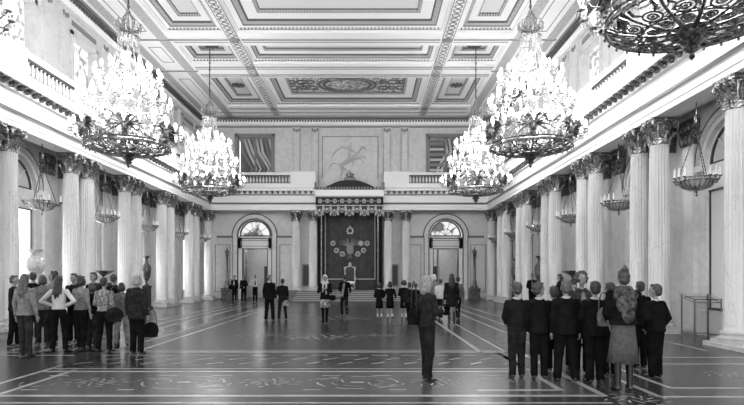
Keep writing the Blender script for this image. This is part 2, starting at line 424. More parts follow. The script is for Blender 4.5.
# ------------------------------------------------------------------ back wall
Pb = lambda u, t, z: (u, t, z)
mb = MB(); DX = 6.8
wallmesh(mb, -11.3, 11.3, 0, 7.9, YW, YW+.5, [(s*DX-1.2, s*DX+1.2, 0, 4.47, True) for s in (-1, 1)], Pb)
wallmesh(mb, -11.3, 11.3, 7.9, 13.6, YW, YW+.5, [(s*DX-1.25, s*DX+1.25, 8.4, 11.6, False) for s in (-1, 1)], Pb)
for s in (-1, 1):
    c = s*DX
    arcband(mb, c, 4.47, 1.3, 1.58, YW-.12, YW, Pb, 0); arcband(mb, c, 4.47, 1.2, 1.3, YW-.06, YW, Pb, 3)
    arcband(mb, c, 4.47, 1.56, 1.63, YW-.14, YW, Pb, 2); arcband(mb, c, 4.47, 1.17, 1.23, YW-.13, YW+.02, Pb, 2)
    for (a0, a1) in ((-9.5, -8.05), (-5.5, -4.0)) if s < 0 else ((4.0, 5.5), (8.05, 9.5)):
        mb.box(a0, a1, YW-.08, YW, 4.36, 4.52, 3); mb.box(a0, a1, YW-.1, YW, 4.42, 4.46, 2)
    for q in (-1, 1):     # door surround pilasters and flat wall panels
        mb.box(c+q*1.38-.16, c+q*1.38+.16, YW-.12, YW, 0, 4.47, 0)
        mb.box(c+q*1.22-.03, c+q*1.22+.03, YW-.13, YW, 0, 4.47, 2); mb.box(c+q*1.55-.02, c+q*1.55+.02, YW-.13, YW, 0, 4.47, 2)
        pc = c+q*2.3
        for (x0, x1, z0, z1) in ((pc-.55, pc-.5, .5, 3.9), (pc+.5, pc+.55, .5, 3.9), (pc-.55, pc+.55, 3.85, 3.9), (pc-.55, pc+.55, .5, .55)):
            mb.box(x0, x1, YW-.05, YW, z0, z1, 3)
        mb.box(pc-.42, pc+.42, YW-.03, YW, .62, 3.77, 0)
mb.box(-2.3, 2.3, YW-.06, YW, 4.36, 4.52, 3)
for x in (-3.82, -2.5, 2.6, 3.86):
    mb.box(x-.24, x+.24, YW-.1, YW, 8.0, 11.8, 0); mb.box(x-.13, x+.13, YW-.11, YW, 8.2, 11.6, 0)
    mb.box(x-.24, x-.22, YW-.105, YW, 8.0, 11.8, 3); mb.box(x+.22, x+.24, YW-.105, YW, 8.0, 11.8, 3)
    mb.prism([(x-.22, 11.8), (x+.22, 11.8), (x+.3, 12.2), (x-.3, 12.2)], YW-.16, YW, Pb, 0)
    for kk in (-1, 0, 1): mb.ell((x+.17*kk, YW-.17, 11.95+.07*abs(kk)), (.08, .05, .12), 8, 3)
for s in (-1, 1):      # recessed niche behind the columns with its dark grille, frames round upper windows
    mb.box(s*3.15-.2, s*3.15+.2, YW-.03, YW, 1.0, 2.4, 2); mb.box(s*3.15-.28, s*3.15+.28, YW-.02, YW, .9, 2.5, 3)
    c = s*DX
    for (x0, x1, z0, z1) in ((c-1.42, c-1.25, 8.2, 11.78), (c+1.25, c+1.42, 8.2, 11.78), (c-1.42, c+1.42, 11.6, 11.78)):
        mb.box(x0, x1, YW-.08, YW, z0, z1, 3)
mb.box(-11, -2.4, YW-.03, YW, 7.95, 8.75, 3); mb.box(2.4, 11, YW-.03, YW, 7.95, 8.75, 3)  # grey band painting the shade seen through the balustrade gaps
mb.box(-11, 11, YW-.14, YW, 12.22, 12.3, 3); mb.box(-11, 11, YW-.12, YW, 12.3, 12.4, 0)
# frame round the relief
for (x0, x1, z0, z1) in ((-2.0, -1.95, 8.6, 11.6), (1.95, 2.0, 8.6, 11.6), (-2.0, 2.0, 11.56, 11.6)):
    mb.box(x0, x1, YW-.05, YW, z0, z1, 3)
struct(mb.build('wall_back', [BACKM, GUIL2, DKLINE, GREYL]))
# upper back windows with drapes put in to imitate reflections in the panes
for s in (-1, 1):
    c = s*DX; wi += 1
    m = MB()
    for (x0, x1, z0, z1) in ((c-1.25, c-1.12, 8.4, 11.6), (c+1.12, c+1.25, 8.4, 11.6), (c-.06, c+.06, 8.4, 11.6), (c-1.25, c+1.25, 11.47, 11.6), (c-1.25, c+1.25, 8.4, 8.5)):
        m.box(x0, x1, YW+.1, YW+.2, z0, z1)
    fr = struct(m.build('window_%d' % wi, [GREYL]))
    g = MB()
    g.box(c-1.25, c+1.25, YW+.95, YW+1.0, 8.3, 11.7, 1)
    for k in range(9):
        x = c-1.2+k*.3; pts = [(x+.0, YW+.5, 11.6), (x+.25+.1*math.sin(k), YW+.55, 10.6), (x+.7*s*(-1)+.2, YW+.6, 9.4), (x+.5*s*-1+.1*math.cos(k*2), YW+.55, 8.4)]
        if s > 0 and k < 4:
            g.box(c-1.1, c-.1, YW+.4, YW+.5, 8.8+k*.75, 9.0+k*.75, 2); g.box(c-1.1, c-.1, YW+.4, YW+.5, 9.2+k*.75, 9.35+k*.75, 0)
            continue
        pts = [(min(max(p[0], c-1.15), c+1.15), p[1], p[2]) for p in pts]
        g.tube(pts, [.06, .11, .09, .06], 6, 2 if k % 3 == 0 else 0)
    g.build('reflection_drapes', [mat('grey_reflection_drapes', .6, .6), DARKREFL, GREYL] if s < 0 else [MATS['grey_reflection_drapes'], DARKREFL, GREYL], fr)
# two doorways: frame, leaf, lunette, and the lit room beyond
for s in (-1, 1):
    c = s*DX; di += 1
    m = MB()
    m.box(c-1.2, c-.92, YW+.02, YW+.3, 0, 4.4); m.box(c+.92, c+1.2, YW+.02, YW+.3, 0, 4.4); m.box(c-1.2, c+1.2, YW+.02, YW+.3, 3.62, 4.47)
    m.box(c-.92, c-.86, YW, YW+.3, 0, 3.62, 1); m.box(c+.86, c+.92, YW, YW+.3, 0, 3.62, 1); m.box(c-.92, c+.92, YW, YW+.3, 3.56, 3.62, 1)
    m.box(c-1.0, c+1.0, YW-.02, YW+.05, 3.75, 3.8, 2); m.box(c-1.0, c+1.0, YW-.02, YW+.05, 4.15, 4.2, 2); m.box(c-1.15, c+1.15, YW-.04, YW+.1, 4.3, 4.36, 1)
    for x in (-1.0, .95): m.box(c+x, c+x+.05, YW-.02, YW+.05, 3.75, 4.2, 2)
    d = struct(m.build('door_%d' % di, [FRAMEW, DKLINE, GREYL]))
    l = MB(); lx = c-.86 if s < 0 else c-.5
    l.box(lx, lx+.07, YW+.3, YW+1.15, .02, 3.55); 
    for z in (.3, 1.4, 2.5): l.box(lx+.07, lx+.09, YW+.42, YW+1.03, z, z+.9, 1)
    dl = l.build('door_leaf', [DOORP, GREYL], d)
    hm = MB(); hm.ell((lx+.13, YW+1.05, 1.1), (.04, .04, .04), 8); hm.cap((lx+.07, YW+1.05, 1.1), (lx+.13, YW+1.05, 1.1), .015, .015); hm.build('door_handle', BRASS, dl)
    wi += 1
    m = MB(); arcband(m, c, 4.52, 1.02, 1.12, YW+.1, YW+.25, Pb, 0); m.box(c-1.12, c+1.12, YW+.1, YW+.25, 4.47, 4.56)
    for a in (36, 72, 108, 144): m.tube([(c, YW+.18, 4.55), (c+1.05*math.cos(math.radians(a)), YW+.18, 4.55+1.05*math.sin(math.radians(a)))], .02, 5, 0)
    arcband(m, c, 4.52, .48, .52, YW+.14, YW+.2, Pb, 0)
    fr = struct(m.build('window_%d' % wi, [DKLINE]))
    g = MB(); g.prism([(c+1.05*math.cos(PI*i/20), 4.54+1.05*math.sin(PI*i/20)) for i in range(21)], YW+.26, YW+.28, Pb)
    g.build('pane', curtain('lunette_daylight_%d' % di, .17, .3, 1.3), fr)
    # room beyond
    r = MB(); y1 = YW+3.6
    r.box(c-2.3, c+2.3, y1, y1+.1, 0, 4.3); r.box(c-2.4, c-2.3, YW+.5, y1, 0, 4.3); r.box(c+2.3, c+2.4, YW+.5, y1, 0, 4.3); r.box(c-2.3, c+2.3, YW+.5, y1, 4.2, 4.3)
    r.box(c-2.3, c+2.3, YW+.5, y1, -.1, 0.0, 1)
    r.box(c+(.0 if s < 0 else -.6), c+(.5 if s < 0 else .0), y1-.06, y1, 0, 2.4, 2)
    struct(r.build('wall_beyond_door_'+('left' if s < 0 else 'right'), [WALLM, FLOORM, DKLINE]))
    pl = bpy.data.lights.new('room_lamp', 'POINT'); pl.energy = 7; pl.shadow_soft_size = .4
    po = bpy.data.objects.new('room_lamp', pl); COL.objects.link(po); po.location = (c, YW+2, 3.6)

# ------------------------------------------------------------------ entablature
def ent_profile():
    return [(-.65, 6.2), (0, 6.2), (0, 6.36), (.03, 6.37), (.03, 6.55), (.07, 6.58), (.1, 6.63), (.1, 6.70), (.0, 6.72), (.0, 7.16), (.06, 7.2), (.1, 7.28), (.1, 7.46), (.36, 7.48), (.36, 7.6), (.44, 7.7), (.44, 7.75), (-.05, 7.78), (-.05, 7.95), (-1.25, 7.95), (-1.25, 6.45), (-.65, 6.45)]
MIX = {6: 1, 7: 1}
pr = ent_profile(); en = MB()
def ring(fn):
    return [fn(d, z) for d, z in pr]
R0 = [lambda d, z: (-XF+d, Y0, z), lambda d, z: (-XF+d, YF-d, z), lambda d, z: (-2.3, YF-d, z)]
R1 = [lambda d, z: (XF-d, Y0, z), lambda d, z: (XF-d, YF-d, z), lambda d, z: (2.3, YF-d, z)]
n = len(pr)
for R in (R0, R1):
    for a, b in ((0, 1), (1, 2)):
        A = ring(R[a]); B = ring(R[b])
        for i in range(n):
            j = (i+1) % n; mi_ = 1 if i in (6,) else (3 if i in (5, 10) else 0)  # dark strip paints the shadow line between architrave and frieze
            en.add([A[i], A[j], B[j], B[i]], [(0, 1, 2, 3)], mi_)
    en.add(ring(R[2]), [tuple(range(n))], 0)
# soffit ornaments, modillions
def modil(x, y, dx, dy):
    # leafy bracket hanging under the corona
    for q in (0, .09, .18):
        en.ell((x+dx*(.16+q), y+dy*(.16+q), 7.37+.02*q/.09-.0), (.085 if dx == 0 else .07, .085 if dy == 0 else .07, .085-.14*q), 8, 2)
    en.box(x-.09 if dx == 0 else min(x+.1*dx, x+.3*dx), x+.09 if dx == 0 else max(x+.1*dx, x+.3*dx), y-.09 if dy == 0 else min(y+.1*dy, y+.3*dy), y+.09 if dy == 0 else max(y+.1*dy, y+.3*dy), 7.42, 7.47, 1)
y = 8.0
while y < YF-.4:
    modil(-XF, y, 1, 0); modil(XF, y, -1, 0); y += .38
x = -9.1
while x < 9.2:
    if abs(x) > 2.35: modil(x, YF, 0, -1)
    x += .38
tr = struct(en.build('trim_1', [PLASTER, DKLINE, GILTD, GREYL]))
tr['label'] = 'white entablature running over the columns on three sides of the hall'
# architrave over the throne recess behind the canopy
m = MB(); m.box(-2.3, 2.3, YF+.9, YW, 6.4, 7.95); struct(m.build('trim_2', [BACKM]))

# ------------------------------------------------------------------ ceiling
ce = MB()
def coffer(x0, x1, y0, y1, k=1.0, panel=4):
    L = [(0, 0, 0), (0, .1, 0), (.10, .1, 0), (.10, .13, 3), (.36*k, .18, 0), (.38*k, .20, 3), (.40*k, .22, 2), (.60*k, .28, 1), (.66*k, .36, 2), (.70*k, .38, 0), (1.15*k, .40, 0), (1.15*k, .43, 3), (1.28*k, .47, 1), (1.30*k, .52, 2)]
    m0 = min(x1-x0, y1-y0)/2
    sc = min(1, (m0*.72)/(1.36*k))
    prev = None
    for (ins, dz, mi_) in L:
        i_ = ins*sc; z = ZT+dz
        cur = [(x0+i_, y0+i_, z), (x1-i_, y0+i_, z), (x1-i_, y1-i_, z), (x0+i_, y1-i_, z)]
        if prev:
            for a in range(4):
                b = (a+1) % 4; ce.add([prev[a], prev[b], cur[b], cur[a]], [(0, 1, 2, 3)], mi_)
        prev = cur
    ce.add(prev, [(0, 1, 2, 3)], panel)
    # rows of little blocks along the outer frame
    st = .17
    i_ = .2*sc; zz = ZT+.1
    x = x0+i_
    while x < x1-i_-.08:
        for yy in ((y1-i_,) if y1 > 20 else ()): ce.box(x, x+.07, yy-.04, yy+.04, zz-.02, zz+.05, 3)
        x += st
    return (x0+x1)/2, (y0+y1)/2, ZT+.52
XC = [(-8.0, -5.35), (-4.75, 4.75), (5.35, 8.0)]
YC = [(1.2, 5.6), (7.3, 11.7), (15.6-2.6, 25.8), (27.2, 29.5), (31.6, 36.7)]
YC = [(1.2, 10.3), (12.0, 25.8), (27.2, 29.5), (31.6, 36.9)]
ros = []
for yi, (a, b) in enumerate(YC):
    for xi, (c, d) in enumerate(XC):
        ros.append(((xi, yi), coffer(c, d, a, b, 1.0 if xi == 1 else .8, 6 if (xi == 1 and yi == 3) else 4)))
# beam under-faces: everything that is not a coffer
xs = [-10.8, -8.0, -5.35, -4.75, 4.75, 5.35, 8.0, 10.8]
ysl = [Y0]+[v for p in YC for v in p]+[YW]
for i in range(len(xs)-1):
    for j in range(len(ysl)-1):
        if i in (1, 3, 5) and j % 2 == 1: continue
        ce.add([(xs[i], ysl[j], ZT), (xs[i+1], ysl[j], ZT), (xs[i+1], ysl[j+1], ZT), (xs[i], ysl[j+1], ZT)], [(0, 1, 2, 3)], 0)
# raised bands on the beams
def band(x0, x1, y0, y1, mi_, t=.03): ce.box(x0, x1, y0, y1, ZT-t, ZT+.001, mi_)
for s in (-1, 1):
    band(s*5.05-.2, s*5.05+.2, Y0, YW-.9, 1 if False else 7); band(s*5.05-.26, s*5.05-.23, Y0, YW-.9, 3, .02); band(s*5.05+.23, s*5.05+.26, Y0, YW-.9, 3, .02)
    band(s*8.4-.24, s*8.4+.24, Y0, YW-.5, 8); band(s*9.9-.2, s*9.9+.2, Y0, YW-.5, 8)
    for yj in range(len(ysl)-1):      # long sunk panel lines between them
        if yj % 2 == 1:
            for xx in (8.85, 9.45): band(s*xx-.02, s*xx+.02, ysl[yj]+.2, ysl[yj+1]-.2, 3, .012)
            for yy in (ysl[yj]+.2, ysl[yj+1]-.2): band(min(s*8.85, s*9.45), max(s*8.85, s*9.45), yy-.03, yy+.03, 3, .012)
    y = 20.0
    while y < YW-.8: ce.torus((s*5.05, y, ZT-.03), .15, .035, 12, 4, 3, None, .6); ce.box(s*5.05-.05, s*5.05+.05, y+.17, y+.23, ZT-.05, ZT-.02, 5); y += .4
    # wall cornice
    for (d0, z0, z1, mi_) in ((.42, 12.76, 12.84, 2), (.36, 12.7, 12.77, 3), (.28, 12.55, 12.7, 0), (.18, 12.4, 12.56, 0)):
        ce.box(min(s*(XW-d0), s*XW), max(s*(XW-d0), s*XW), Y0, YW, z0, z1, mi_)
    y = 8
    while y < YW-.5:
        ce.box(min(s*(XW-.40), s*(XW-.28)), max(s*(XW-.40), s*(XW-.28)), y, y+.1, 12.56, 12.68, 5); y += .2
    ce.box(min(s*10.28, s*10.36), max(s*10.28, s*10.36), Y0, YW-.4, ZT-.09, ZT, 3)
for (d0, z0, z1, mi_) in ((.42, 12.76, 12.84, 2), (.36, 12.7, 12.77, 3), (.28, 12.55, 12.7, 0), (.18, 12.4, 12.56, 0)):
    ce.box(-XW, XW, YW-d0, YW, z0, z1, mi_)
x = -10.4
while x < 10.4: ce.box(x, x+.1, YW-.40, YW-.28, 12.56, 12.68, 5); x += .2
for yy in (26.5, 30.0, 31.1, 37.3):
    for (c, d) in [(-8.0, -5.35), (-4.7, 4.7), (5.35, 8.0)]: band(c, d, yy-.07, yy+.07, 1, .03); band(c, d, yy+.07, yy+.10, 2, .03); band(c, d, yy+.3, yy+.33, 3, .02)
for (c, d) in ((-10.2, -8.0), (8.0, 10.2)):
    for yy in (26.5, 30.55): band(c, d, yy-.05, yy+.05, 3, .04)
for yy in (38.3, 39.1): band(-9.8, 9.8, yy-.1, yy+.1, 1, .03)
for yy in (26.5, 30.0, 31.1, 37.3):
    for s in (-1, 1): ce.lathe([(0, -.1), (.12, -.09), (.24, -.04), (.26, 0)], 12, (s*5.05, yy, ZT-.03), 3)
# rosettes in the side coffers, oval wreath in the far centre
for (key, (cx, cy, cz)) in ros:
    if key[0] != 1 or key[1] == 1:
        for k in range(8):
            a = 2*PI*k/8; ce.ell((cx+.28*math.cos(a), cy+.28*math.sin(a), cz-.05), (.15, .09, .06), 8, 5, Matrix.Rotation(a, 3, 'Z'))
        ce.ell((cx, cy, cz-.08), (.16, .16, .1), 10, 5)
cy = (31.6+36.9)/2
for rr in (1.3, 1.05): ce.torus((0, cy, ZT+.5), rr, .07, 40, 6, 5, Matrix.Diagonal((1.35, .95, 1)))
for s in (-1, 1):
    for k in range(3):
        ce.torus((s*(2.2+k*.55), cy+.5*(-1)**k, ZT+.5), .3, .05, 20, 5, 5); ce.torus((s*(2.2+k*.55), cy-.5*(-1)**k, ZT+.5), .22, .05, 20, 5, 5)
# roof slab above everything
ce.box(-11.4, 11.4, Y0, 40.6, 13.6, 13.75, 0)
struct(ce.build('ceiling', [CEILW, ORN, ORN2, GREYL, PANELC, GILTD, ARAB, GUIL, GUIL2]))

# ------------------------------------------------------------------ columns
def capital_mesh(mb, r, z0, z1):
    h = z1-z0
    mb.lathe([(r*.95, 0), (r*1.12, .02), (r*1.12, .05), (r*.93, .07), (r*.95, h*.5), (r*1.25, h*.84)], 20, (0, 0, z0), 0)
    for row, (zz, rr, hh, nn) in enumerate(((z0+.05, r*1.02, h*.36, 8), (z0+.22, r*1.06, h*.42, 8))):
        for k in range(nn):
            a = 2*PI*(k+.5*row)/nn; ca, sa = math.cos(a), math.sin(a)
            P = []
            for q, (o, t) in enumerate(((0, 0), (.02, .4), (.06, .75), (.13, 1.0), (.19, .9), (.17, .74))):
                P.append((ca*(rr+o), sa*(rr+o), zz+hh*t))
            mb.tube(P, [.07, .085, .08, .07, .05, .025], 6, row, .45)
    for k in range(4):
        a = PI/4+PI/2*k; ca, sa = math.cos(a), math.sin(a)
        mb.tube([(ca*r*1.05, sa*r*1.05, z0+h*.5), (ca*r*1.3, sa*r*1.3, z0+h*.76), (ca*r*1.72, sa*r*1.72, z0+h*.87)], [.03, .045, .06], 6, 1)
        M = Matrix.Rotation(a, 3, 'Z') @ Matrix.Rotation(PI/2, 3, 'X')
        mb.torus((ca*r*1.62, sa*r*1.62, z0+h*.76), .075, .035, 12, 5, 0, M)
        b = PI/2*k; mb.ell((math.cos(b)*r*1.42, math.sin(b)*r*1.42, z1-.06), (.07, .07, .07), 8, 0)
        for q in (-1, 1):
            b = PI/2*k+q*.22; mb.torus((math.cos(b)*r*1.3, math.sin(b)*r*1.3, z0+h*.78), .05, .025, 10, 5, 1, Matrix.Rotation(b, 3, 'Z') @ Matrix.Rotation(PI/2, 3, 'X'))
    # concave-sided abacus
    pts = []
    for k in range(4):
        a = PI/4+PI/2*k
        for da in (-.07, .07): pts.append((r*1.95*math.cos(a+da), r*1.95*math.sin(a+da)))
        for t in (.25, .5, .75):
            b = a+PI/2*t; rad = r*1.42*(1+.10*abs(t-.5)*2); pts.append((rad*math.cos(b), rad*math.sin(b)))
    n = len(pts)
    for (za, zb, sc, mi_) in ((z1-.10, z1-.05, .93, 0), (z1-.05, z1, 1.0, 1)):
        mb.add([(x*sc, y*sc, za) for x, y in pts]+[(x*sc, y*sc, zb) for x, y in pts], [tuple(range(n-1, -1, -1)), tuple(range(n, 2*n))]+[(i, (i+1) % n, n+(i+1) % n, n+i) for i in range(n)], mi_)
def shaft_mesh(mb, r, z0, z1):
    NF = 20; per = 6; n = NF*per; rows = []
    def rad(i, z, full):
        t = (i % per)/per; fl_ = math.sin(PI*min(1, max(0, (t-.12)/.76)))*.035 if full == 1 else (math.sin(PI*min(1, max(0, (t-.12)/.76)))*.008 if full == 2 else 0)
        e = r*(1-.14*max(0, (z-z0-1.5)/(z1-z0-1.5))**1.4)
        return e-fl_*(r/.3)
    zs = [(z0, 0, 1.1), (z0+.06, 0, 1.02), (z0+.1, 2, 1), (2.15, 2, 1), (2.2, 1, 1), (3.2, 1, 1), (4.2, 1, 1), (z1-.1, 1, 1), (z1-.05, 0, 1), (z1, 0, 1.06)]
    vs = []; fs = []
    for (z, full, k) in zs:
        for i in range(n):
            a = 2*PI*i/n; q = rad(i, z, full)*k; vs.append((q*math.cos(a), q*math.sin(a), z))
    for k in range(len(zs)-1):
        for i in range(n): fs.append((k*n+i, k*n+(i+1) % n, (k+1)*n+(i+1) % n, (k+1)*n+i))
    mb.add(vs, fs)
def make_column(z0, plinth=.0):
    root = empty('column', (0, 0, 0))
    r = .30
    b = MB(); b.box(-.40, .40, -.40, .40, z0, z0+.09)
    b.lathe([(.41, .09), (.43, .12), (.41, .155), (.36, .17), (.345, .195), (.36, .22), (.38, .24), (.36, .275), (.33, .285)], 28, (0, 0, z0))
    b.build('base', STONE, root, True)
    s_ = MB(); shaft_mesh(s_, r, z0+.285, 5.45); s_.build('shaft', COLM, root, True)
    c = MB(); capital_mesh(c, .262, 5.45, 6.2); c.build('capital', [GILT, GILTD], root, True)
    return root
SLAB = .10
col0 = make_column(SLAB); used = False
def put_column(x, y, label, group):
    global used
    o = col0 if not used else copy_tree(col0); used = True
    o.location = (x, y, 0); tag(o, label, 'column', group); return o
WORD = {0: 'first', 1: 'second', 2: 'third', 3: 'fourth', 4: 'fifth', 5: 'sixth'}
for s in (-1, 1):
    side = 'left' if s < 0 else 'right'
    for k, p in enumerate(PAIR):
        if s < 0 and k == 0: continue
        for q in (-1, 1):
            if s > 0 and k == 0 and q < 0: continue
            if s < 0: nm = WORD[k-1]
            if s > 0 and k == 0: lb = 'fluted white marble column cut by the right edge of the picture, beside the glass case'
            else:
                kk = k-1
                lb = 'fluted marble column, %s one of the %s full pair from the front on the %s side' % ('nearer' if q < 0 else 'farther', WORD[kk], side)
            put_column(s*XA, p+q*.6-(.28 if (s < 0 and k == 1 and q > 0) else .12 if (s > 0 and k == 0) else 0), lb, 'marble columns along the %s wall' % side)
    put_column(s*XA, YA, 'single fluted marble column in the far %s corner of the hall' % side, 'marble columns along the %s wall' % side)
# slabs under the pairs
m = MB()
for s in (-1, 1):
    for p in PAIR: m.box(min(s*9.36, s*XW), max(s*9.36, s*XW), p-1.08, p+1.08, 0, SLAB)
    m.box(min(s*9.36, s*XW), max(s*9.36, s*XW), YA-.46, YW, 0, SLAB)
struct(m.build('baseboard_colonnade', [STONE]))
colb = make_column(.67)
for k, (x, lb) in enumerate(((-3.75, 'marble column on the dais, outer one left of the throne canopy'), (-2.55, 'marble column on the dais, inner one touching the left of the throne canopy'),
                             (2.65, 'marble column on the dais, inner one touching the right of the throne canopy'), (3.9, 'marble column on the dais, outer one right of the throne canopy'))):
    o = colb if k == 0 else copy_tree(colb)
    o.location = (x, YA, 0); tag(o, lb, 'column', 'marble columns beside the throne')

# ------------------------------------------------------------------ gallery balustrades
def balustrade(length, name_label, loc, rz, group):
    root = empty('balustrade', loc, rz); L = length/2
    m = MB(); m.box(-L, L, -.13, .13, .68, .74); m.box(-L, L, -.16, .16, .74, .85); m.build('top_rail', PLASTER, root)
    m = MB(); m.box(-L, L, -.14, .14, 0, .1); m.build('bottom_rail', PLASTER, root)
    m = MB(); m.box(-L, L, -.10, .10, .60, .68); m.box(-L, L, -.10, .10, .1, .15); m.build('rail_gap_shade', DKLINE, root)['kind'] = 'stuff'  # dark strips painting the shade in the gaps between balusters
    n = int(length/.215); first = None
    for i in range(n):
        x = -L+.1+(length-.2)*i/(n-1)
        if first is None:
            m = MB(); m.lathe([(.07, .1), (.07, .16), (.03, .19), (.065, .3), (.06, .38), (.028, .52), (.028, .58), (.055, .61), (.055, .64)], 8)
            first = m.build('baluster', PLASTER, root, True); first.location = (x, 0, 0)
        else:
            c = first.copy(); COL.objects.link(c); c.parent = root; c.location = (x, 0, 0)
    tag(root, name_label, 'balustrade', group)
pdm = MB()
for s in (-1, 1):
    side = 'left' if s < 0 else 'right'
    for k, b in enumerate(BAY[2:]):
        if k == 5: L = 2.2; bb = b-.2
        else: L = 3.0; bb = b
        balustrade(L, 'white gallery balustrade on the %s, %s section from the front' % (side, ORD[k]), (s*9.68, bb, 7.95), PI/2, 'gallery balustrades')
    for k in range(-1, 6):
        p = 12.4+4.58*k; pdm.box(min(s*9.5, s*9.86), max(s*9.5, s*9.86), p-.79, p+.79, 7.95, 8.85)
        pdm.box(min(s*9.53, s*9.49), max(s*9.53, s*9.49), p-.6, p+.6, 8.08, 8.62)
    pdm.box(min(s*9.5, s*9.86), max(s*9.5, s*9.86), 38.3, 38.7, 7.95, 8.85)
    x0, x1 = (2.35, 4.1)
    pdm.box(min(s*x0, s*x1), max(s*x0, s*x1), YF, YF+.36, 7.95, 8.85); pdm.box(min(s*9.2, s*9.86), max(s*9.2, s*9.86), YF, YF+.36, 7.95, 8.85)
    pdm.box(min(s*(x0+.15), s*(x1-.15)), max(s*(x0+.15), s*(x1-.15)), YF-.02, YF, 8.1, 8.7)
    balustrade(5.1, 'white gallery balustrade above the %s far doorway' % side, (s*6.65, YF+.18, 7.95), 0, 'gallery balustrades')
pdm = struct(pdm.build('trim_3', [PLASTER]))

# ------------------------------------------------------------------ throne dais, canopy
m = MB(); nst = 6
for k in range(nst):
    z = .67*(k+1)/nst; y0 = 35.5+.36*k
    m.box(-3.5+.02*k, 3.5-.02*k, y0, 38.3, .67*k/nst, z-.03, 0); m.box(-3.52+.02*k, 3.52-.02*k, y0-.03, 38.3, z-.03, z, 1)
m.box(-4.35, 4.35, 38.31, YW-.13, 0, .669, 0)
m.box(-3.9, -3.5, 36.6, 38.2, 0, .3, 0); m.box(3.5, 3.9, 36.6, 38.2, 0, .3, 0)
m.box(-1.3, 1.3, 37.3, 38.3, .67, .671, 2)
o = m.build('throne_steps', [mat('dais_carpet', .15, .8), mat('step_nosing', .36, .5), VELVET]); tag(o, 'broad carpeted steps with pale edges leading up to the throne', 'steps')
can = empty('throne_canopy', (0, 38.5, .67)); tag(can, 'dark velvet throne canopy with scalloped valance and crown at the end of the hall', 'canopy')
def cb(mb, name, mats, smooth=False, parent=None):
    mb.v = [(x, y-38.5, z-.67) for x, y, z in mb.v]; return mb.build(name, mats, parent or can, smooth)
# hanging back cloth with folds
m = MB(); N = 90; vs = []
for i in range(N+1):
    x = -2.25+4.5*i/N; d = .03*math.sin(i*1.3)+.02*math.sin(i*.53)
    vs += [(x, 39.55+d, .7), (x, 39.55+d*.6, 6.3)]
m.add(vs, [(2*i, 2*i+2, 2*i+3, 2*i+1) for i in range(N)])
cb(m, 'back_cloth', VELVET, True)
m = MB()
for x in (-1.75, 1.75): m.box(x-.03, x+.03, 39.42, 39.46, 1.4, 6.1)
m.box(-1.75, 1.75, 39.42, 39.46, 1.4, 1.47)
cb(m, 'braid_border', EMBR)
for s in (-1, 1):
    m = MB(); N = 20; vs = []
    for i in range(N+1):
        t = i/N; x = s*(1.85+.4*t); d = .06*math.sin(i*2.1)
        vs += [(x, 38.9+d, .7), (x, 38.9+d, 6.2)]
    m.add(vs, [(2*i, 2*i+2, 2*i+3, 2*i+1) for i in range(N)])
    cb(m, 'side_curtain', VELVD, True)
    m = MB(); m.tube([(s*1.95, 38.62, .67), (s*1.95, 38.62, 6.2)], .045, 8)
    for z in (.8, 3.4, 4.8, 6.0): m.ell((s*1.95, 38.62, z), (.09, .09, .09), 8)
    cb(m, 'post', GILT, True)
m = MB(); m.box(-2.3, 2.3, 38.15, 38.25, 6.45, 7.1, 1); m.box(-2.3, -2.2, 38.15, 39.8, 6.45, 7.1, 1); m.box(2.2, 2.3, 38.15, 39.8, 6.45, 7.1, 1)
m.box(-2.32, 2.32, 38.1, 38.15, 6.42, 6.48, 2); m.box(-2.32, 2.32, 38.1, 38.15, 7.03, 7.08, 2)
for k in range(9):
    x = -2.0+k*.5; m.torus((x, 38.13, 6.76), .12, .03, 14, 5, 2, Matrix.Rotation(PI/2, 3, 'X')); m.ell((x, 38.13, 6.76), (.06, .03, .06), 8, 2)
    if k < 8: m.ell((x+.25, 38.13, 6.76), (.06, .02, .03), 6, 2)
cb(m, 'frieze', [WHITECL, VELVD, EMBR])
m = MB(); m.box(-2.34, 2.34, 38.02, 39.8, 7.1, 7.42, 0); m.box(-2.38, 2.38, 37.98, 39.8, 7.42, 7.5, 0); 
cb(m, 'cornice', [WHITECL])
m = MB(); 
x = -2.35
while x < 2.35: m.lathe([(.05, 0), (.09, .12), (.05, .2), (.0, .25)], 6, (x, 38.05, 7.5)); x += .2
for s in (-1, 1): m.lathe([(.04, 0), (.14, .15), (.06, .3), (.12, .42), (0, .6)], 8, (s*2.3, 38.1, 7.5))
cb(m, 'cresting', [GREYL])
m = MB(); sc_ = [(1.75, 7.5), (1.72, 7.82), (1.68, 7.86), (1.35, 8.0), (1.0, 8.16), (.7, 8.26), (.42, 8.28)]
m.lathe([(r, z) for r, z in sc_], 24, (0, 38.95, 0), 0, 1, .45)
m.lathe([(.42, 8.28), (.42, 8.44), (.34, 8.5), (.0, 8.52)], 16, (0, 38.95, 0), 1, 1, .6)
cb(m, 'dome', [VELVD, GREYL], True)
m = MB(); m.torus((0, 38.95, 8.42), .2, .04, 16, 6)
for k in range(5): a = 2*PI*k/5; m.tube([(.2*math.cos(a), 38.95+.2*math.sin(a), 8.42), (.26*math.cos(a), 38.95+.26*math.sin(a), 8.6), (.0, 38.95, 8.74)], [.03, .035, .02], 5)
for k in range(8): a = 2*PI*k/8; m.ell((.24*math.cos(a), 38.95+.24*math.sin(a), 8.55), (.04, .04, .07), 6)
m.ell((0, 38.95, 8.8), (.05, .05, .05), 8); m.box(-.015, .015, 38.94, 38.96, 8.82, 8.95); m.box(-.05, .05, 38.94, 38.96, 8.87, 8.9)
m.v = [(x, y, z+.13) for x, y, z in m.v]
cb(m, 'crown', [GILTD])
m = MB(); seg = 9; W = 4.6/seg       # scalloped valance
pts = []
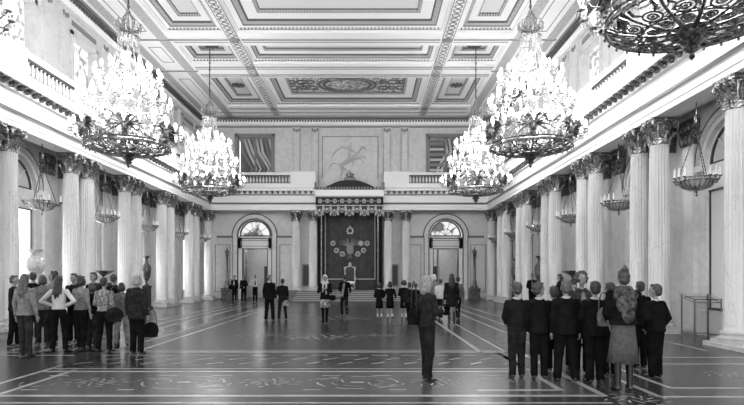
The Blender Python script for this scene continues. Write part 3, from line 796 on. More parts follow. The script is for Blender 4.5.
for k in range(seg):
    x0 = -2.3+k*W; deep = .62 if k % 2 == 0 else .38
    for i in range(9):
        t = i/8; pts.append((x0+W*t, 6.46-.12-deep*math.sin(PI*t)**.8))
top = [(p[0], 6.46) for p in pts]
for i in range(len(pts)-1):
    m.prism([pts[i], pts[i+1], top[i+1], top[i]], 38.12, 38.18, Pb, 0)
for dz, mi_ in ((.0, 1), (.16, 1)):
    m.tube([(x, 38.1, z+dz+.02) for x, z in pts], .028 if dz == 0 else .018, 5, mi_)
for k in range(seg):
    x = -2.3+(k+.5)*W; m.ell((x, 38.09, 6.2 if k % 2 else 6.12), (.08, .03, .1), 8, 1)
cb(m, 'valance', [VELVET, EMBR])
for k in range(seg+1):
    x = -2.3+k*W; m = MB(); m.cap((x, 38.1, 6.2), (x, 38.1, 6.0), .02, .03, 6); m.lathe([(.03, 0), (.07, -.06), (.06, -.22), (.0, -.23)][::-1], 8, (x, 38.1, 6.0))
    cb(m, 'tassel', [EMBR])
# embroidered emblem: double-headed bird under a crown with a ring of shields
m = MB(); ey = 39.4
m.ell((0, ey, 3.55), (.26, .05, .42), 14)
for s in (-1, 1):
    m.tube([(0, ey, 3.85), (s*.12, ey, 4.1), (s*.2, ey, 4.25), (s*.32, ey, 4.22)], [.1, .07, .07, .02], 6, 0, .5)
    for q in range(7):
        a = math.radians(15+q*14); L = .62+.12*math.sin(q)
        m.tube([(s*.15, ey, 3.75), (s*(.15+L*.6*math.cos(a)), ey, 3.75+L*.6*math.sin(a)), (s*(.2+L*math.cos(a)), ey, 3.75+L*math.sin(a)-.05)], [.07, .06, .02], 5, 0, .4)
    m.tube([(s*.1, ey, 3.3), (s*.4, ey, 3.05), (s*.5, ey, 3.1)], [.05, .04, .03], 5, 0, .5)
    for q in range(3): m.tube([(0, ey, 3.2), (s*(.06+.08*q), ey, 2.85)], [.05, .03], 5, 0, .5)
cb(m, 'eagle_emblem', [mat('faded_embroidery', .22, .7)])
m = MB(); m.torus((0, ey, 4.85), .2, .045, 20, 6, 0, Matrix.Rotation(PI/2, 3, 'X')); m.box(-.2, .2, ey-.04, ey+.02, 4.6, 4.7); m.ell((0, ey, 5.12), (.05, .04, .09), 8)
m.tube([(-.24, ey, 4.75), (0, ey, 5.1), (.24, ey, 4.75)], .04, 5)
cb(m, 'crown_emblem', [EMBR])
for k, (x, z) in enumerate(((-1.2, 3.95), (-.95, 3.45), (-.55, 3.2), (.55, 3.2), (.95, 3.45), (1.2, 3.95), (.75, 3.95))):
    m = MB(); m.torus((x, ey, z), .15, .04, 16, 5, 0, Matrix.Rotation(PI/2, 3, 'X')); m.ell((x, ey, z), (.11, .03, .11), 10, 1 if k != 6 else 0)
    cb(m, 'shield_emblem', [EMBR, GREYL])
# throne
th = empty('throne', (0, 38.65, .674)); tag(th, 'gilded throne with arched back standing under the canopy emblem', 'throne')
def tb(mb, name, mats, smooth=True): mb.v = [(x*.95, y, z) for x, y, z in mb.v]; return mb.build(name, mats, th, smooth)
m = MB(); m.box(-.36, .36, -.3, .3, .42, .52); m.ell((0, 0, .55), (.34, .28, .08), 14, 1); tb(m, 'seat', [GILT, WHITECL])
m = MB(); m.box(-.26, .26, .26, .30, .62, 1.42); m.ell((0, .27, 1.42), (.26, .03, .14), 14); tb(m, 'back_cushion', [VELVET])
m = MB(); m.tube([(-.34, .3, .5), (-.36, .32, 1.4), (-.28, .33, 1.58), (0, .33, 1.68), (.28, .33, 1.58), (.36, .32, 1.4), (.34, .3, .5)], .05, 6)
m.ell((0, .33, 1.8), (.12, .05, .14), 8); m.ell((-.36, .32, 1.52), (.09, .06, .11), 8); m.ell((.36, .32, 1.52), (.09, .06, .11), 8); tb(m, 'back_frame', [EMBR])
for s in (-1, 1):
    m = MB(); m.tube([(s*.36, .28, .85), (s*.42, 0, .9), (s*.42, -.3, .82)], .045, 6); m.tube([(s*.42, -.3, .82), (s*.38, -.22, .5)], .035, 6); m.ell((s*.42, -.32, .82), (.06, .07, .06), 8); tb(m, 'armrest', [EMBR])
    for yy in (-.26, .26): m = MB(); m.tube([(s*.32, yy, .42), (s*.36, yy*1.1, .22), (s*.33, yy, .0)], [.06, .04, .06], 6); tb(m, 'leg', [GILT])
fs_ = empty('footstool', (0, 37.75, .672)); tag(fs_, 'small pale footstool in front of the throne', 'footstool')
m = MB(); m.box(-.28, .28, -.16, .16, .1, .16); m.ell((0, 0, .17), (.27, .15, .06), 12); m.build('cushion', EMBR, fs_, True)
for s in (-1, 1):
    for q in (-1, 1): m = MB(); m.lathe([(.025, 0), (.04, .05), (.03, .1)], 8, (s*.24, q*.12, 0)); m.build('leg', GILT, fs_)

# relief of a rider on a rearing horse above the throne
m = MB(); RY = YW-.05
def rp(pts, r): m.tube([(x, RY, z) for x, z in pts], r, 8, 0, .4)
rp([(-.75, 9.5), (-.3, 9.75), (.25, 10.05), (.5, 10.25)], [.26, .34, .36, .25])
rp([(.4, 10.2), (.65, 10.6), (.85, 10.85)], [.24, .17, .13]); rp([(.8, 10.88), (1.05, 10.75), (1.12, 10.65)], [.13, .1, .06])
rp([(.5, 10.1), (.85, 9.95), (.9, 9.65)], [.14, .09, .05]); rp([(.4, 10.0), (.9, 10.2), (1.15, 10.0)], [.14, .08, .05])
rp([(-.7, 9.5), (-.55, 9.1), (-.75, 8.75), (-.6, 8.55)], [.22, .12, .07, .06]); rp([(-.6, 9.5), (-.2, 9.15), (-.3, 8.8), (-.1, 8.6)], [.2, .11, .07, .06])
rp([(-.9, 9.6), (-1.25, 9.7), (-1.5, 9.3)], [.08, .1, .04])
rp([(-.1, 10.1), (-.05, 10.55), (0, 10.8)], [.16, .17, .12]); m.ell((.03, RY, 11.0), (.12, .06, .14), 10); rp([(0, 10.7), (.3, 10.5), (.45, 10.3)], [.07, .06, .05])
rp([(-.3, 10.9), (.3, 10.4), (.9, 9.8)], .025); rp([(-.05, 10.7), (-.6, 10.85), (-1.1, 10.5), (-1.3, 10.1)], [.06, .16, .2, .05])
rp([(0, 10.0), (.2, 9.7), (.1, 9.45)], [.1, .08, .05])
o = m.build('wall_relief', mat('relief_marble', .62, .5), None, True); tag(o, 'pale marble relief of a rider on a rearing horse above the throne', 'relief')

# ------------------------------------------------------------------ chandeliers
def make_chandelier():
    zb = 5.37
    root = empty('chandelier', (0, 0, zb))
    def bd(mb, name, mats, smooth=True, parent=None):
        mb.v = [(x, y, z-zb) for x, y, z in mb.v]; return mb.build(name, mats, parent or root, smooth)
    m = MB(); m.lathe([(0, 5.37), (.05, 5.42), (.03, 5.47), (.1, 5.51), (.13, 5.54), (.08, 5.57), (.16, 5.61), (.2, 5.65), (.14, 5.68), (.2, 5.73), (.22, 5.79), (.15, 5.84), (.0, 5.86)], 16); m.v = [(x, y, 5.86-(5.86-z)*1.22) for x, y, z in m.v]; bd(m, 'finial', BRONZE)
    m = MB(); R = 1.34
    for k in range(12):
        a = 2*PI*k/12; ca, sa = math.cos(a), math.sin(a)
        m.tube([(ca*r, sa*r, z) for r, z in ((.22, 5.77), (.5, 5.76), (.8, 5.82), (1.1, 5.93), (R, 6.08))], [.05, .038, .026, .026, .03], 6)
        b = a+PI/12; cb_, sb = math.cos(b), math.sin(b)
        for (rr, zz, rad) in ((.95, 5.88, .15), (.62, 5.79, .09)):
            M = Matrix.Rotation(b, 3, 'Z') @ Matrix.Rotation(-.28, 3, 'Y')
            m.torus((cb_*rr, sb*rr, zz), rad, .02, 16, 5, 0, M); m.torus((cb_*rr, sb*rr, zz), rad*.5, .02, 12, 5, 0, M)
            m.ell((cb_*rr, sb*rr, zz), (rad*.25, rad*.25, .03), 6, 0)
        for q in (-1, 1):
            t = b+q*.16
            m.tube([(math.cos(t)*1.28, math.sin(t)*1.28, 6.05), (math.cos(t+q*.02)*1.15, math.sin(t+q*.02)*1.15, 5.96), (math.cos(t-q*.05)*1.06, math.sin(t-q*.05)*1.06, 5.93)], [.025, .035, .02], 5)
            t = a+q*.13; m.torus((math.cos(t)*.8, math.sin(t)*.8, 5.83), .06, .02, 10, 4)
    for rr, zz, q in ((.36, 5.765, .04), (.78, 5.82, .022)): m.torus((0, 0, zz), rr, q, 48, 5)
    m.v = [(x, y, z-.12*min(1, max(0, (z-5.7)/.35))) for x, y, z in m.v]; bd(m, 'openwork_bowl', BRONZE)
    m = MB(); m.torus((0, 0, 6.09), R, .032, 64, 8, 0, None, 1.5); m.torus((0, 0, 6.19), R+.01, .022, 64, 6)
    for k in range(30): a = 2*PI*k/30; m.ell((R*1.02*math.cos(a), R*1.02*math.sin(a), 6.03), (.025, .025, .035), 6)
    m.v = [(x, y, z-.13) for x, y, z in m.v]; bd(m, 'rim', BRONZE)
    eg = None
    for k in range(6):
        a = 2*PI*k/6-PI/2
        if eg is None:
            m = MB(); m.ell((0, 0, .24), (.07, .06, .17), 8)
            for s in (-1, 1):
                m.tube([(s*.03, 0, .36), (s*.07, 0, .5), (s*.13, -.02, .5)], [.045, .035, .012], 6)
                for q in range(5):
                    t = math.radians(75-q*27); m.tube([(s*.05, 0, .3), (s*(.05+.2*math.cos(t)), 0, .3+.26*math.sin(t)), (s*(.08+.3*math.cos(t-.2)), .01, .25+.24*math.sin(t-.2))], [.05, .05, .015], 5, 0, .4)
            m.ell((0, 0, .06), (.06, .05, .1), 6); m.torus((0, 0, .58), .05, .015, 10, 4)
            eg = m.build('eagle', BRONZE, root, True); e = eg
        else: e = eg.copy(); COL.objects.link(e); e.parent = root
        e.scale = (1.6, 1.5, 1.25); e.location = (R*1.03*math.cos(a), R*1.03*math.sin(a), 6.05-zb); e.rotation_euler = (0, 0, a+PI/2)
    # shaft
    m = MB(); m.lathe([(.05, 5.84), (.16, 5.95), (.06, 6.1), (.05, 6.5), (.14, 6.7), (.2, 6.85), (.08, 7.0), (.06, 7.3), (.22, 7.45), (.24, 7.55), (.08, 7.7), (.05, 8.1), (.18, 8.3), (.2, 8.4), (.06, 8.55), (.05, 9.0), (.12, 9.15), (.05, 9.3), (.04, 9.9)], 14); bd(m, 'shaft', CRYSTAL)
    # crown and basket on top
    m = MB(); m.lathe([(.04, 9.55), (.34, 9.62), (.38, 9.68), (.24, 9.72), (.12, 9.8), (.06, 9.9)], 16)
    for k in range(8):
        a = 2*PI*k/8; ca, sa = math.cos(a), math.sin(a)
        m.tube([(ca*.1, sa*.1, 9.85), (ca*.36, sa*.36, 9.95), (ca*.42, sa*.42, 10.12), (ca*.32, sa*.32, 10.2)], [.03, .035, .03, .015], 5)
        m.tube([(ca*.18, sa*.18, 9.95), (ca*.2, sa*.2, 10.25), (ca*.05, sa*.05, 10.5)], .022, 5)
    m.ell((0, 0, 10.5), (.08, .08, .1), 8)
    bd(m, 'crown', GILT)
    m = MB()
    for k in range(16):
        a = 2*PI*k/16; m.ell((.4*math.cos(a), .4*math.sin(a), 9.98), (.03, .03, .09), 5); m.ell((.33*math.cos(a), .33*math.sin(a), 9.55), (.03, .03, .08), 5)
    bd(m, 'crown_drops', CRYSTAL)['kind'] = 'stuff'
    m = MB(); m.tube([(0, 0, 10.5), (0, 0, 13.3)], .028, 6)
    z = 10.7
    while z < 13.2: m.ell((0, 0, z), (.05, .05, .07), 6); z += .35
    m.lathe([(.0, 0), (.12, .02), (.2, .1), (.24, .16)], 12, (0, 0, 13.2)); bd(m, 'rod', BRONZE)
    # crystal strands
    m = MB()
    def octa(p, r, h):
        x, y, z = p; m.add([(x+r, y, z), (x, y+r, z), (x-r, y, z), (x, y-r, z), (x, y, z+h), (x, y, z-h)], [(0,1,4),(1,2,4),(2,3,4),(3,0,4),(1,0,5),(2,1,5),(3,2,5),(0,3,5)])
    def strand(p, q, n_, sag=0, r=.022):
        for i in range(n_+1):
            t = i/n_; octa((p[0]+(q[0]-p[0])*t, p[1]+(q[1]-p[1])*t, p[2]+(q[2]-p[2])*t-sag*math.sin(PI*t)), r, r*1.6)
    for k in range(12):
        a = 2*PI*k/12; ca, sa = math.cos(a), math.sin(a)
        strand((ca*.26, sa*.26, 9.6), (ca*.62, sa*.62, 8.35), 24, .12)
        if k % 2: strand((ca*.6, sa*.6, 8.3), (ca*.95, sa*.95, 7.4), 16, .1)
    for (rr, zz, nn) in ((.62, 8.3, 24), (.95, 7.35, 36), (1.3, 6.25, 48), (.35, 7.2, 12), (.45, 6.8, 16)):
        for k in range(nn):
            a = 2*PI*k/nn; octa((rr*math.cos(a), rr*math.sin(a), zz-.1), .028, .09)
            octa((rr*math.cos(a), rr*math.sin(a), zz), .022, .03)
    o = bd(m, 'crystal_strands', CRYSTAL, False); o['kind'] = 'stuff'
    for (rr, zz, rd) in ((.62, 8.33, .018), (.95, 7.38, .02)):
        m = MB(); m.torus((0, 0, zz), rr, rd, 40, 5); bd(m, 'hoop', BRASS)
    # arms with candle lamps, three tiers: each arm a part, its candle and shade sub-parts
    def arm_set(nn, r0, r1, z, off):
        A = None
        for k in range(nn):
            a = 2*PI*(k+off)/nn
            if A is None:
                m = MB(); m.tube([(r0, 0, 0), (r0+(r1-r0)*.35, 0, -.14), (r0+(r1-r0)*.75, 0, -.12), (r1, 0, .02)], [.02, .018, .016, .016], 5)
                m.lathe([(.02, 0), (.075, .02), (.08, .035), (.03, .05)], 8, (r1, 0, .0)); ar = m.build('arm', BRASS, root, True)
                m = MB(); m.lathe([(.028, .04), (.028, .14), (.02, .15)], 6, (r1, 0, 0)); m.build('candle', CANDLE, ar)
                m = MB(); m.lathe([(.03, .14), (.050, .19), (.047, .25), (.028, .31), (0, .34)], 8, (r1, 0, 0)); m.build('lamp_bulb', BULB, ar, True)
                m = MB()
                for (px, pz) in ((r1, -.07), (r1-.05, -.05), (r1+.06, -.04)): m.lathe([(0, -.07), (.026, 0), (0, .04)], 5, (px, 0, pz))
                m.build('crystal_drop', CRYSTAL, ar); A = ar
            else: ar = copy_tree(A); ar.parent = root
            ar.location = (0, 0, z-zb); ar.rotation_euler = (0, 0, a)
    arm_set(24, 1.3, 1.74, 6.36, 0); arm_set(20, .9, 1.36, 7.35, .3); arm_set(16, .58, 1.04, 8.25, 0); arm_set(12, .6, 1.1, 7.68, .5); arm_set(14, .6, 1.25, 6.72, .2)
    arm_set(7, .2, .6, 8.6, 0)
    return root
spots = [(-6.75, 9.4, 'crystal chandelier at the upper left edge of the picture, only its rim in view'), (6.75, 9.4, 'crystal chandelier nearest the viewer, its bronze rim cropped at the top right'),
         (-6.75, 18.8, 'large crystal chandelier with dark eagle rim in the left part of the hall'), (6.75, 18.8, 'large crystal chandelier with dark eagle rim, second from front on the right'),
         (-6.75, 28.4, 'farthest crystal chandelier on the left, hanging before the gallery corner'), (6.75, 28.4, 'farthest crystal chandelier on the right, hanging before the gallery corner')]
ch0 = make_chandelier()
for k, (x, y, lb) in enumerate(spots):
    o = ch0 if k == 0 else copy_tree(ch0)
    o.location = (x, y, 5.37); o.rotation_euler = (0, 0, [0.1, -.35, .33, -.22, .2, -.15][k]); tag(o, lb, 'chandelier', 'crystal chandeliers')
    l = bpy.data.lights.new('chandelier_light', 'POINT'); l.energy = CHAND_W; l.shadow_soft_size = .55
    lo = bpy.data.objects.new('chandelier_light', l); COL.objects.link(lo); lo.location = (x, y, 7.9)

# ------------------------------------------------------------------ bowl lamps hanging in the colonnade
def make_lamp():
    zb = 3.72; root = empty('hanging_lamp', (0, 0, zb))
    def bd(mb, name, mats, smooth=True): mb.v = [(x, y, z-zb) for x, y, z in mb.v]; return mb.build(name, mats, root, smooth)
    m = MB(); m.lathe([(.0, 3.72), (.04, 3.77), (.02, 3.82), (.06, 3.87), (.03, 3.9), (.22, 3.93), (.2, 3.9), (.03, 3.92)], 14)
    for k in range(20):
        a = 2*PI*k/20; ca, sa = math.cos(a), math.sin(a); m.tube([(ca*.18, sa*.18, 3.92), (ca*.33, sa*.33, 3.98), (ca*.43, sa*.43, 4.12)], [.02, .024, .02], 5)
    m.torus((0, 0, 4.14), .45, .035, 32, 6); m.torus((0, 0, 4.2), .46, .018, 32, 5); bd(m, 'bowl', GILT)
    m = MB(); m.lathe([(.17, 3.95), (.3, 3.99), (.4, 4.12), (.38, 4.12), (.28, 4.01), (.1, 3.97)], 20); bd(m, 'glass_liner', FRAMEW)
    m = MB(); m.tube([(0, 0, 5.45), (0, 0, 6.35)], .018, 6); m.lathe([(.02, 5.3), (.09, 5.36), (.13, 5.42), (.06, 5.5), (.11, 5.58), (.04, 5.66), (.06, 5.8), (.02, 5.9)], 10); bd(m, 'rod', BRONZE)
    m = MB(); m.lathe([(.03, 6.3), (.12, 6.36), (.17, 6.43), (.2, 6.45)], 16); bd(m, 'ceiling_rose', GILT)
    for k in range(3):
        a = 2*PI*k/3+.4; m = MB()
        for i in range(14):
            t = i/13; r = .05+.39*t; z = 5.33-(5.33-4.2)*t; m.ell((r*math.cos(a), r*math.sin(a), z), (.016, .016, .032), 5)
        m.tube([(.05*math.cos(a), .05*math.sin(a), 5.33), (.44*math.cos(a), .44*math.sin(a), 4.18)], .009, 4); bd(m, 'chain', BRONZE)
    A = None
    for k in range(12):
        a = 2*PI*(k//3)/4+(k % 3-1)*.28+.3
        if A is None:
            m = MB(); m.tube([(.44, 0, 4.12-zb), (.53, 0, 4.1-zb), (.58, 0, 4.18-zb)], .018, 5); m.lathe([(.02, 0), (.055, .02), (.05, .035)], 8, (.58, 0, 4.18-zb)); A = m.build('arm', GILTD, root, True)
            m = MB(); m.lathe([(.022, .03), (.022, .17), (.016, .19)], 6, (.58, 0, 4.18-zb)); m.build('candle', CANDLE, A)
            m = MB(); m.lathe([(.012, .18), (.022, .22), (.0, .29)], 6, (.58, 0, 4.18-zb)); m.build('glass_flame', CANDLE, A)
            c = A
        else: c = copy_tree(A); c.parent = root
        c.rotation_euler = (0, 0, a)
    return root
lm = make_lamp(); first = True
for s in (-1, 1):
    for k, b in enumerate(BAY[2:]):
        if s < 0 and k == 0: continue
        o = lm if first else copy_tree(lm); first = False
        o.location = (s*9.92, b, 3.72); o.rotation_euler = (0, 0, .3*k)
        kk = k-1 if s < 0 else k
        tag(o, 'bowl shaped hanging lamp with candles between %s columns, %s from the front' % ('the left' if s < 0 else 'the right', ORD[kk]), 'hanging lamp', 'bowl lamps in the colonnade')

# ------------------------------------------------------------------ vases, torcheres, case
def vase(name, x, y, label, prof, ped, mv, mp, group=None):
    root = empty(name, (x, y, 0)); tag(root, label, 'vase', group)
    m = MB(); pw, ph = ped; m.box(-pw-.06, pw+.06, -pw-.06, pw+.06, 0, .12); m.box(-pw, pw, -pw, pw, .12, ph-.08); m.box(-pw-.04, pw+.04, -pw-.04, pw+.04, ph-.08, ph); m.build('pedestal', mp, root)
    m = MB(); m.lathe([(r, z+ph) for r, z in prof], 28); m.build('body', mv, root, True)
    return root
URN = [(.16, 0), (.17, .05), (.08, .12), (.1, .18), (.26, .32), (.35, .5), (.36, .66), (.29, .8), (.17, .9), (.17, .98), (.3, 1.08), (.31, 1.12), (.2, 1.1)]
WMARB = marble('vase_marble', .62, .4, 3)
r = vase('urn', -10.2, 19.27, 'large pale marble urn on a pedestal behind the left crowd', URN, (.26, 1.45), WMARB, STONE)
TAZ = [(.14, 0), (.15, .05), (.05, .12), (.05, .25), (.12, .32), (.35, .42), (.46, .5), (.44, .52), (.2, .46), (0, .44)]
for s in (-1, 1):
    vase('tazza', s*10.0, 23.85, 'dark wide shallow stone bowl on a pedestal, %s' % ('behind the left crowd' if s < 0 else 'behind the smiling woman on the right'), TAZ, (.22, 1.36), BRONZE, VELVD)
TALL = [(.15, 0), (.16, .05), (.06, .14), (.06, .2), (.2, .45), (.25, .8), (.23, .98), (.1, 1.15), (.08, 1.35), (.19, 1.5), (.2, 1.52), (.1, 1.5)]
for s in (-1, 1):
    for k, b in ((3, 28.43), (4, 33.01)):
        if s < 0 and k == 4: continue
        o = vase('tall_vase', s*9.98, b, 'tall dark vase on slim pedestal, %s' % ('beside the grey haired visitor on the left' if s < 0 else ('behind the suited man by a right column' if k == 3 else 'farthest down the right colonnade')), TALL, (.18, 1.15), BRONZE, VELVD)
def torchere(x, label):
    root = empty('torchere', (x, 39.35, 0)); tag(root, label, 'floor lamp', 'bronze torcheres beside the far doors')
    m = MB(); m.box(-.42, .42, -.3, .3, 0, .15); m.box(-.34, .34, -.25, .25, .15, .7); m.box(-.38, .38, -.28, .28, .7, .8); m.build('base', BRONZE, root)
    m = MB(); m.lathe([(.28, .8), (.12, 1.1), (.15, 1.25), (.09, 1.4), (.08, 3.0), (.13, 3.1), (.05, 3.2)], 12); m.build('pole', BRONZE, root, True)
    m = MB()
    for k in range(8):
        a = 2*PI*k/8; m.tube([(0, 0, 3.1), (.12*math.cos(a), .12*math.sin(a), 3.2), (.15*math.cos(a), .15*math.sin(a), 3.45)], .02, 5)
    m.lathe([(.04, 3.1), (.06, 3.5), (.02, 3.7), (0, 3.78)], 8); m.build('candle_arms', BRONZE, root, True)
torchere(-8.65, 'tall dark bronze torchere left of the far left doorway'); torchere(8.75, 'tall dark bronze torchere right of the far right doorway')
cs = empty('display_case', (10.2, 14.95, 0), 0.12); tag(cs, 'thin metal framed glass display stand between the nearest right columns', 'display case')
MET = mat('satin_metal', .25, .3, metal=.8); PANE = mat('clear_glass', .9, .02, trans=1)
PANE.node_tree.nodes['Principled BSDF'].inputs['IOR'].default_value = 1.15
for sx in (-.38, .38):
    for sy in (-.25, .25):
        m = MB(); m.box(sx-.015, sx+.015, sy-.015, sy+.015, 0, 1.02 if sy < 0 else 1.15); m.build('leg', MET, cs)
m = MB()
for z0, z1 in ((.1, .1), (.95, 1.08)):
    for (a, b) in (((-.38, -.25), (.38, -.25)), ((-.38, .25), (.38, .25)), ((-.38, -.25), (-.38, .25)), ((.38, -.25), (.38, .25))):
        m.tube([(a[0], a[1], z0 if a[1] < 0 else z1), (b[0], b[1], z0 if b[1] < 0 else z1)], .014, 5)
m.build('frame', MET, cs)
m = MB(); m.add([(-.42, -.29, 1.02), (.42, -.29, 1.02), (.42, .29, 1.16), (-.42, .29, 1.16), (-.42, -.29, 1.04), (.42, -.29, 1.04), (.42, .29, 1.18), (-.42, .29, 1.18)], [(0,3,2,1),(4,5,6,7),(0,1,5,4),(1,2,6,5),(2,3,7,6),(3,0,4,7)]); m.build('sloping_top', PANE, cs)
m = MB(); m.box(-.37, .37, -.26, -.255, .1, 1.0); m.box(-.37, .37, .255, .26, .1, 1.1); m.build('glass', PANE, cs)
# ------------------------------------------------------------------ people
def rmesh(mb, name, m, parent, vox, smooth=2, fac=.4):
    me = bpy.data.meshes.new(name); me.from_pydata(mb.v, [], mb.f)
    for q in (m if isinstance(m, (list, tuple)) else [m]): me.materials.append(q)
    bm = bmesh.new(); bm.from_mesh(me); bmesh.ops.recalc_face_normals(bm, faces=bm.faces); bm.to_mesh(me); bm.free()
    o = bpy.data.objects.new(name, me); COL.objects.link(o); o.parent = parent
    r = o.modifiers.new('remesh', 'REMESH'); r.mode = 'VOXEL'; r.voxel_size = vox; r.use_smooth_shade = True
    s = o.modifiers.new('smooth', 'SMOOTH'); s.iterations = smooth; s.factor = fac
    return o
SKIN = mat('skin', .20, .5); SKIND = mat('eyes_and_lips', .06, .4)
HAIRS = {k: mat('hair_'+k, v[0], .5, noise=(40, v[1], 2), bump=(60, .5)) for k, v in dict(black=(.008, .02), brown=(.02, .05), mid=(.04, .09), blonde=(.13, .25), grey=(.15, .3), white=(.4, .6)).items()}
FAB = {k: mat('cloth_'+k, v[0], .9, spec=.06, noise=(v[2], v[1], 3), bump=(30, .3)) for k, v in dict(
    black=(.003, .008, 6), dark=(.006, .018, 8), navy=(.005, .013, 5), jeans=(.012, .03, 9), charcoal=(.010, .024, 14), midgrey=(.07, .13, 12), lightgrey=(.11, .22, 9), white=(.38, .5, 5),
    pattern=(.02, .4, 17), check=(.05, .3, 22), tweed=(.02, .05, 30), scarf=(.015, .10, 16), coatgrey=(.06, .09, 20)).items()}
SHOE = mat('black_leather', .012, .3); SHOEW = mat('white_leather', .6, .5)

def person(name, label, px, fy, H, yaw, top='black', low='black', hair=('short', 'black'), arms='down', legs='stand', skirt=None, hem=.50, sock=None, group=None,
           head=0, child=False, collar=False, shoe=SHOE, near=False, lean=0, scarf=None, boots=False, open_front=None, bulk=1.0, Y=None, cuffs=False):
    """px, fy: where the feet stand in the photograph; yaw 0 looks away from the viewer, 90 to the left"""
    Y = Y or 924/(fy-276); X = CX+(px-369)*Y/F
    root = empty(name, (X, Y, 0), math.radians(yaw)); tag(root, label, 'person', group)
    vox = .0075 if near else .0125; cv = .011 if near else .016
    hs = 1.13 if child else 1.0
    def S(p): return (p[0]*H, (p[1]+lean*max(0, p[2]-.5))*H, p[2]*H)
    hr = Matrix.Rotation(math.radians(head), 3, 'Z'); NK = Vector((0, .0, .865))
    def HD(p):   # head space: rotate about the neck, scale
        q = hr @ Vector((p[0]*hs, p[1]*hs, 0)); return S((q.x, q.y+.004, .868+(p[2]-.868)*(hs if p[2] > .868 else 1)*.98))
    HM = hr
    # ---- skeleton
    A = {'down': ((.128, -.012, .64), (.138, .02, .495)), 'front': ((.135, 0, .645), (.035, .10, .575)), 'hips': ((.215, -.03, .665), (.095, .02, .605)),
         'chest': ((.13, .04, .655), (.04, .125, .705)), 'pocket': ((.155, -.03, .645), (.115, .02, .535)), 'behind': ((.145, -.05, .655), (.035, -.085, .56)),
         'crossed': ((.13, .045, .66), (-.02, .11, .665)), 'out': ((.15, .01, .65), (.17, .10, .56)), 'low': ((.13, .02, .64), (.07, .09, .51)), 'read': ((.125, .03, .65), (.05, .14, .665))}
    if isinstance(arms, str): arms = (arms, arms)
    el = {}; wr = {}
    for s, a in ((-1, arms[0]), (1, arms[1])):
        e, w_ = A[a]; el[s] = (s*e[0], e[1], e[2]); wr[s] = (s*w_[0], w_[1], w_[2])
    L = {'stand': ((.048, 0), (.052, .01)), 'wide': ((.085, 0), (.085, 0)), 'walk': ((.03, .11), (.03, -.12)), 'walk2': ((.03, -.13), (.03, .10)), 'shift': ((.055, .03), (.07, -.03)), 'close': ((.035, .01), (.035, 0))}[legs]
    an = {}; kn = {}; hp = {}
    for s, (ax, ay) in ((-1, L[0]), (1, L[1])):
        lift = .03 if ay < -.08 else 0
        an[s] = (s*ax, ay, .045+lift); hp[s] = (s*.05, 0, .52); kn[s] = (s*(ax*.55+.022), ay*.5+(.045 if abs(ay) > .08 else .012), .285)
    # ---- body: one continuous surface
    b = MB(); k = H
    def cap(mb, p, q, r0, r1, n=10): mb.cap(S(p), S(q), r0*H, r1*H, n)
    def ell(mb, c, r, n=14): mb.ell(S(c), tuple(v*H for v in r), n)
    def hell(mb, c, r, n=14): mb.ell(HD(c), tuple(v*H*hs for v in r), n, 0, HM)
    ell(b, (0, 0, .545), (.078, .052, .06)); ell(b, (0, 0, .63), (.065, .045, .08)); ell(b, (0, 0, .735), (.078, .05, .09)); cap(b, (-.08, 0, .80), (.08, 0, .80), .026, .026)
    cap(b, (0, -.005, .78), (0, .004, .88), .028, .026)
    hell(b, (0, 0, .938), (.042, .052, .058), 18); hell(b, (0, .016, .902), (.030, .034, .036)); hell(b, (0, .055, .922), (.007, .013, .010), 8); hell(b, (0, .047, .955), (.026, .01, .008), 8)
    hell(b, (0, .044, .885), (.014, .010, .010), 8)
    for s in (-1, 1):
        hell(b, (s*.043, -.002, .926), (.006, .012, .017), 8)
        sh = (s*.098, 0, .795)
        cap(b, sh, el[s], .026, .021); cap(b, el[s], wr[s], .021, .014)
        cap(b, hp[s], kn[s], .045, .031); cap(b, kn[s], an[s], .030, .019); ell(b, ((kn[s][0]+an[s][0])/2, (kn[s][1]+an[s][1])/2-.004, .2), (.022, .024, .05))
        cap(b, (an[s][0], an[s][1]-.012, an[s][2]-.02), (an[s][0]+s*.008, an[s][1]+.07, an[s][2]-.03), .018, .015)
        # hand: palm, four bent fingers, thumb
        W = Vector(wr[s]); d = (W-Vector(el[s])).normalized()
        if d.z > -.5: d = (d+Vector((0, 0, -.15))).normalized()
        side = Vector((0, 1, 0)) if abs(d.z) > .7 else Vector((0, 0, 1))
        side = (side-d*side.dot(d)).normalized(); nrm = d.cross(side)*s
        pc = W+d*.028
        b.ell(S(pc), (.012*H, .021*H, .027*H), 10, 0, Matrix((nrm, side, d)).transposed())
        for q, ln in zip((-1.5, -.5, .5, 1.5), (.027, .034, .037, .032)):
            p0 = pc+d*.018+side*(q*.0095); p1 = p0+d*ln*.6; p2 = p1+d*ln*.45-nrm*ln*.35
            fr = max(.0052, .0085/H*.9 if near else .006); b.cap(S(p0), S(p1), fr*H, fr*H, 6); b.cap(S(p1), S(p2), fr*H, fr*.85*H, 6)
        t0 = W+d*.014+side*.016; t1 = t0+d*.018+side*.018; t2 = t1+d*.018+side*.004; b.cap(S(t0), S(t1), .007*H, .0065*H, 6); b.cap(S(t1), S(t2), .0065*H, .0055*H, 6)
    rmesh(b, 'body', SKIN, root, vox, 2, .35)
    e = MB()
    for s in (-1, 1): hell(e, (s*.0165, .0475, .934), (.007, .006, .0045), 8)
    e.build('eyes', SKIND, root, True)['kind'] = 'stuff'
    e = MB(); hell(e, (0, .0515, .897), (.013, .005, .004), 8); e.build('mouth', SKIND, root, True)
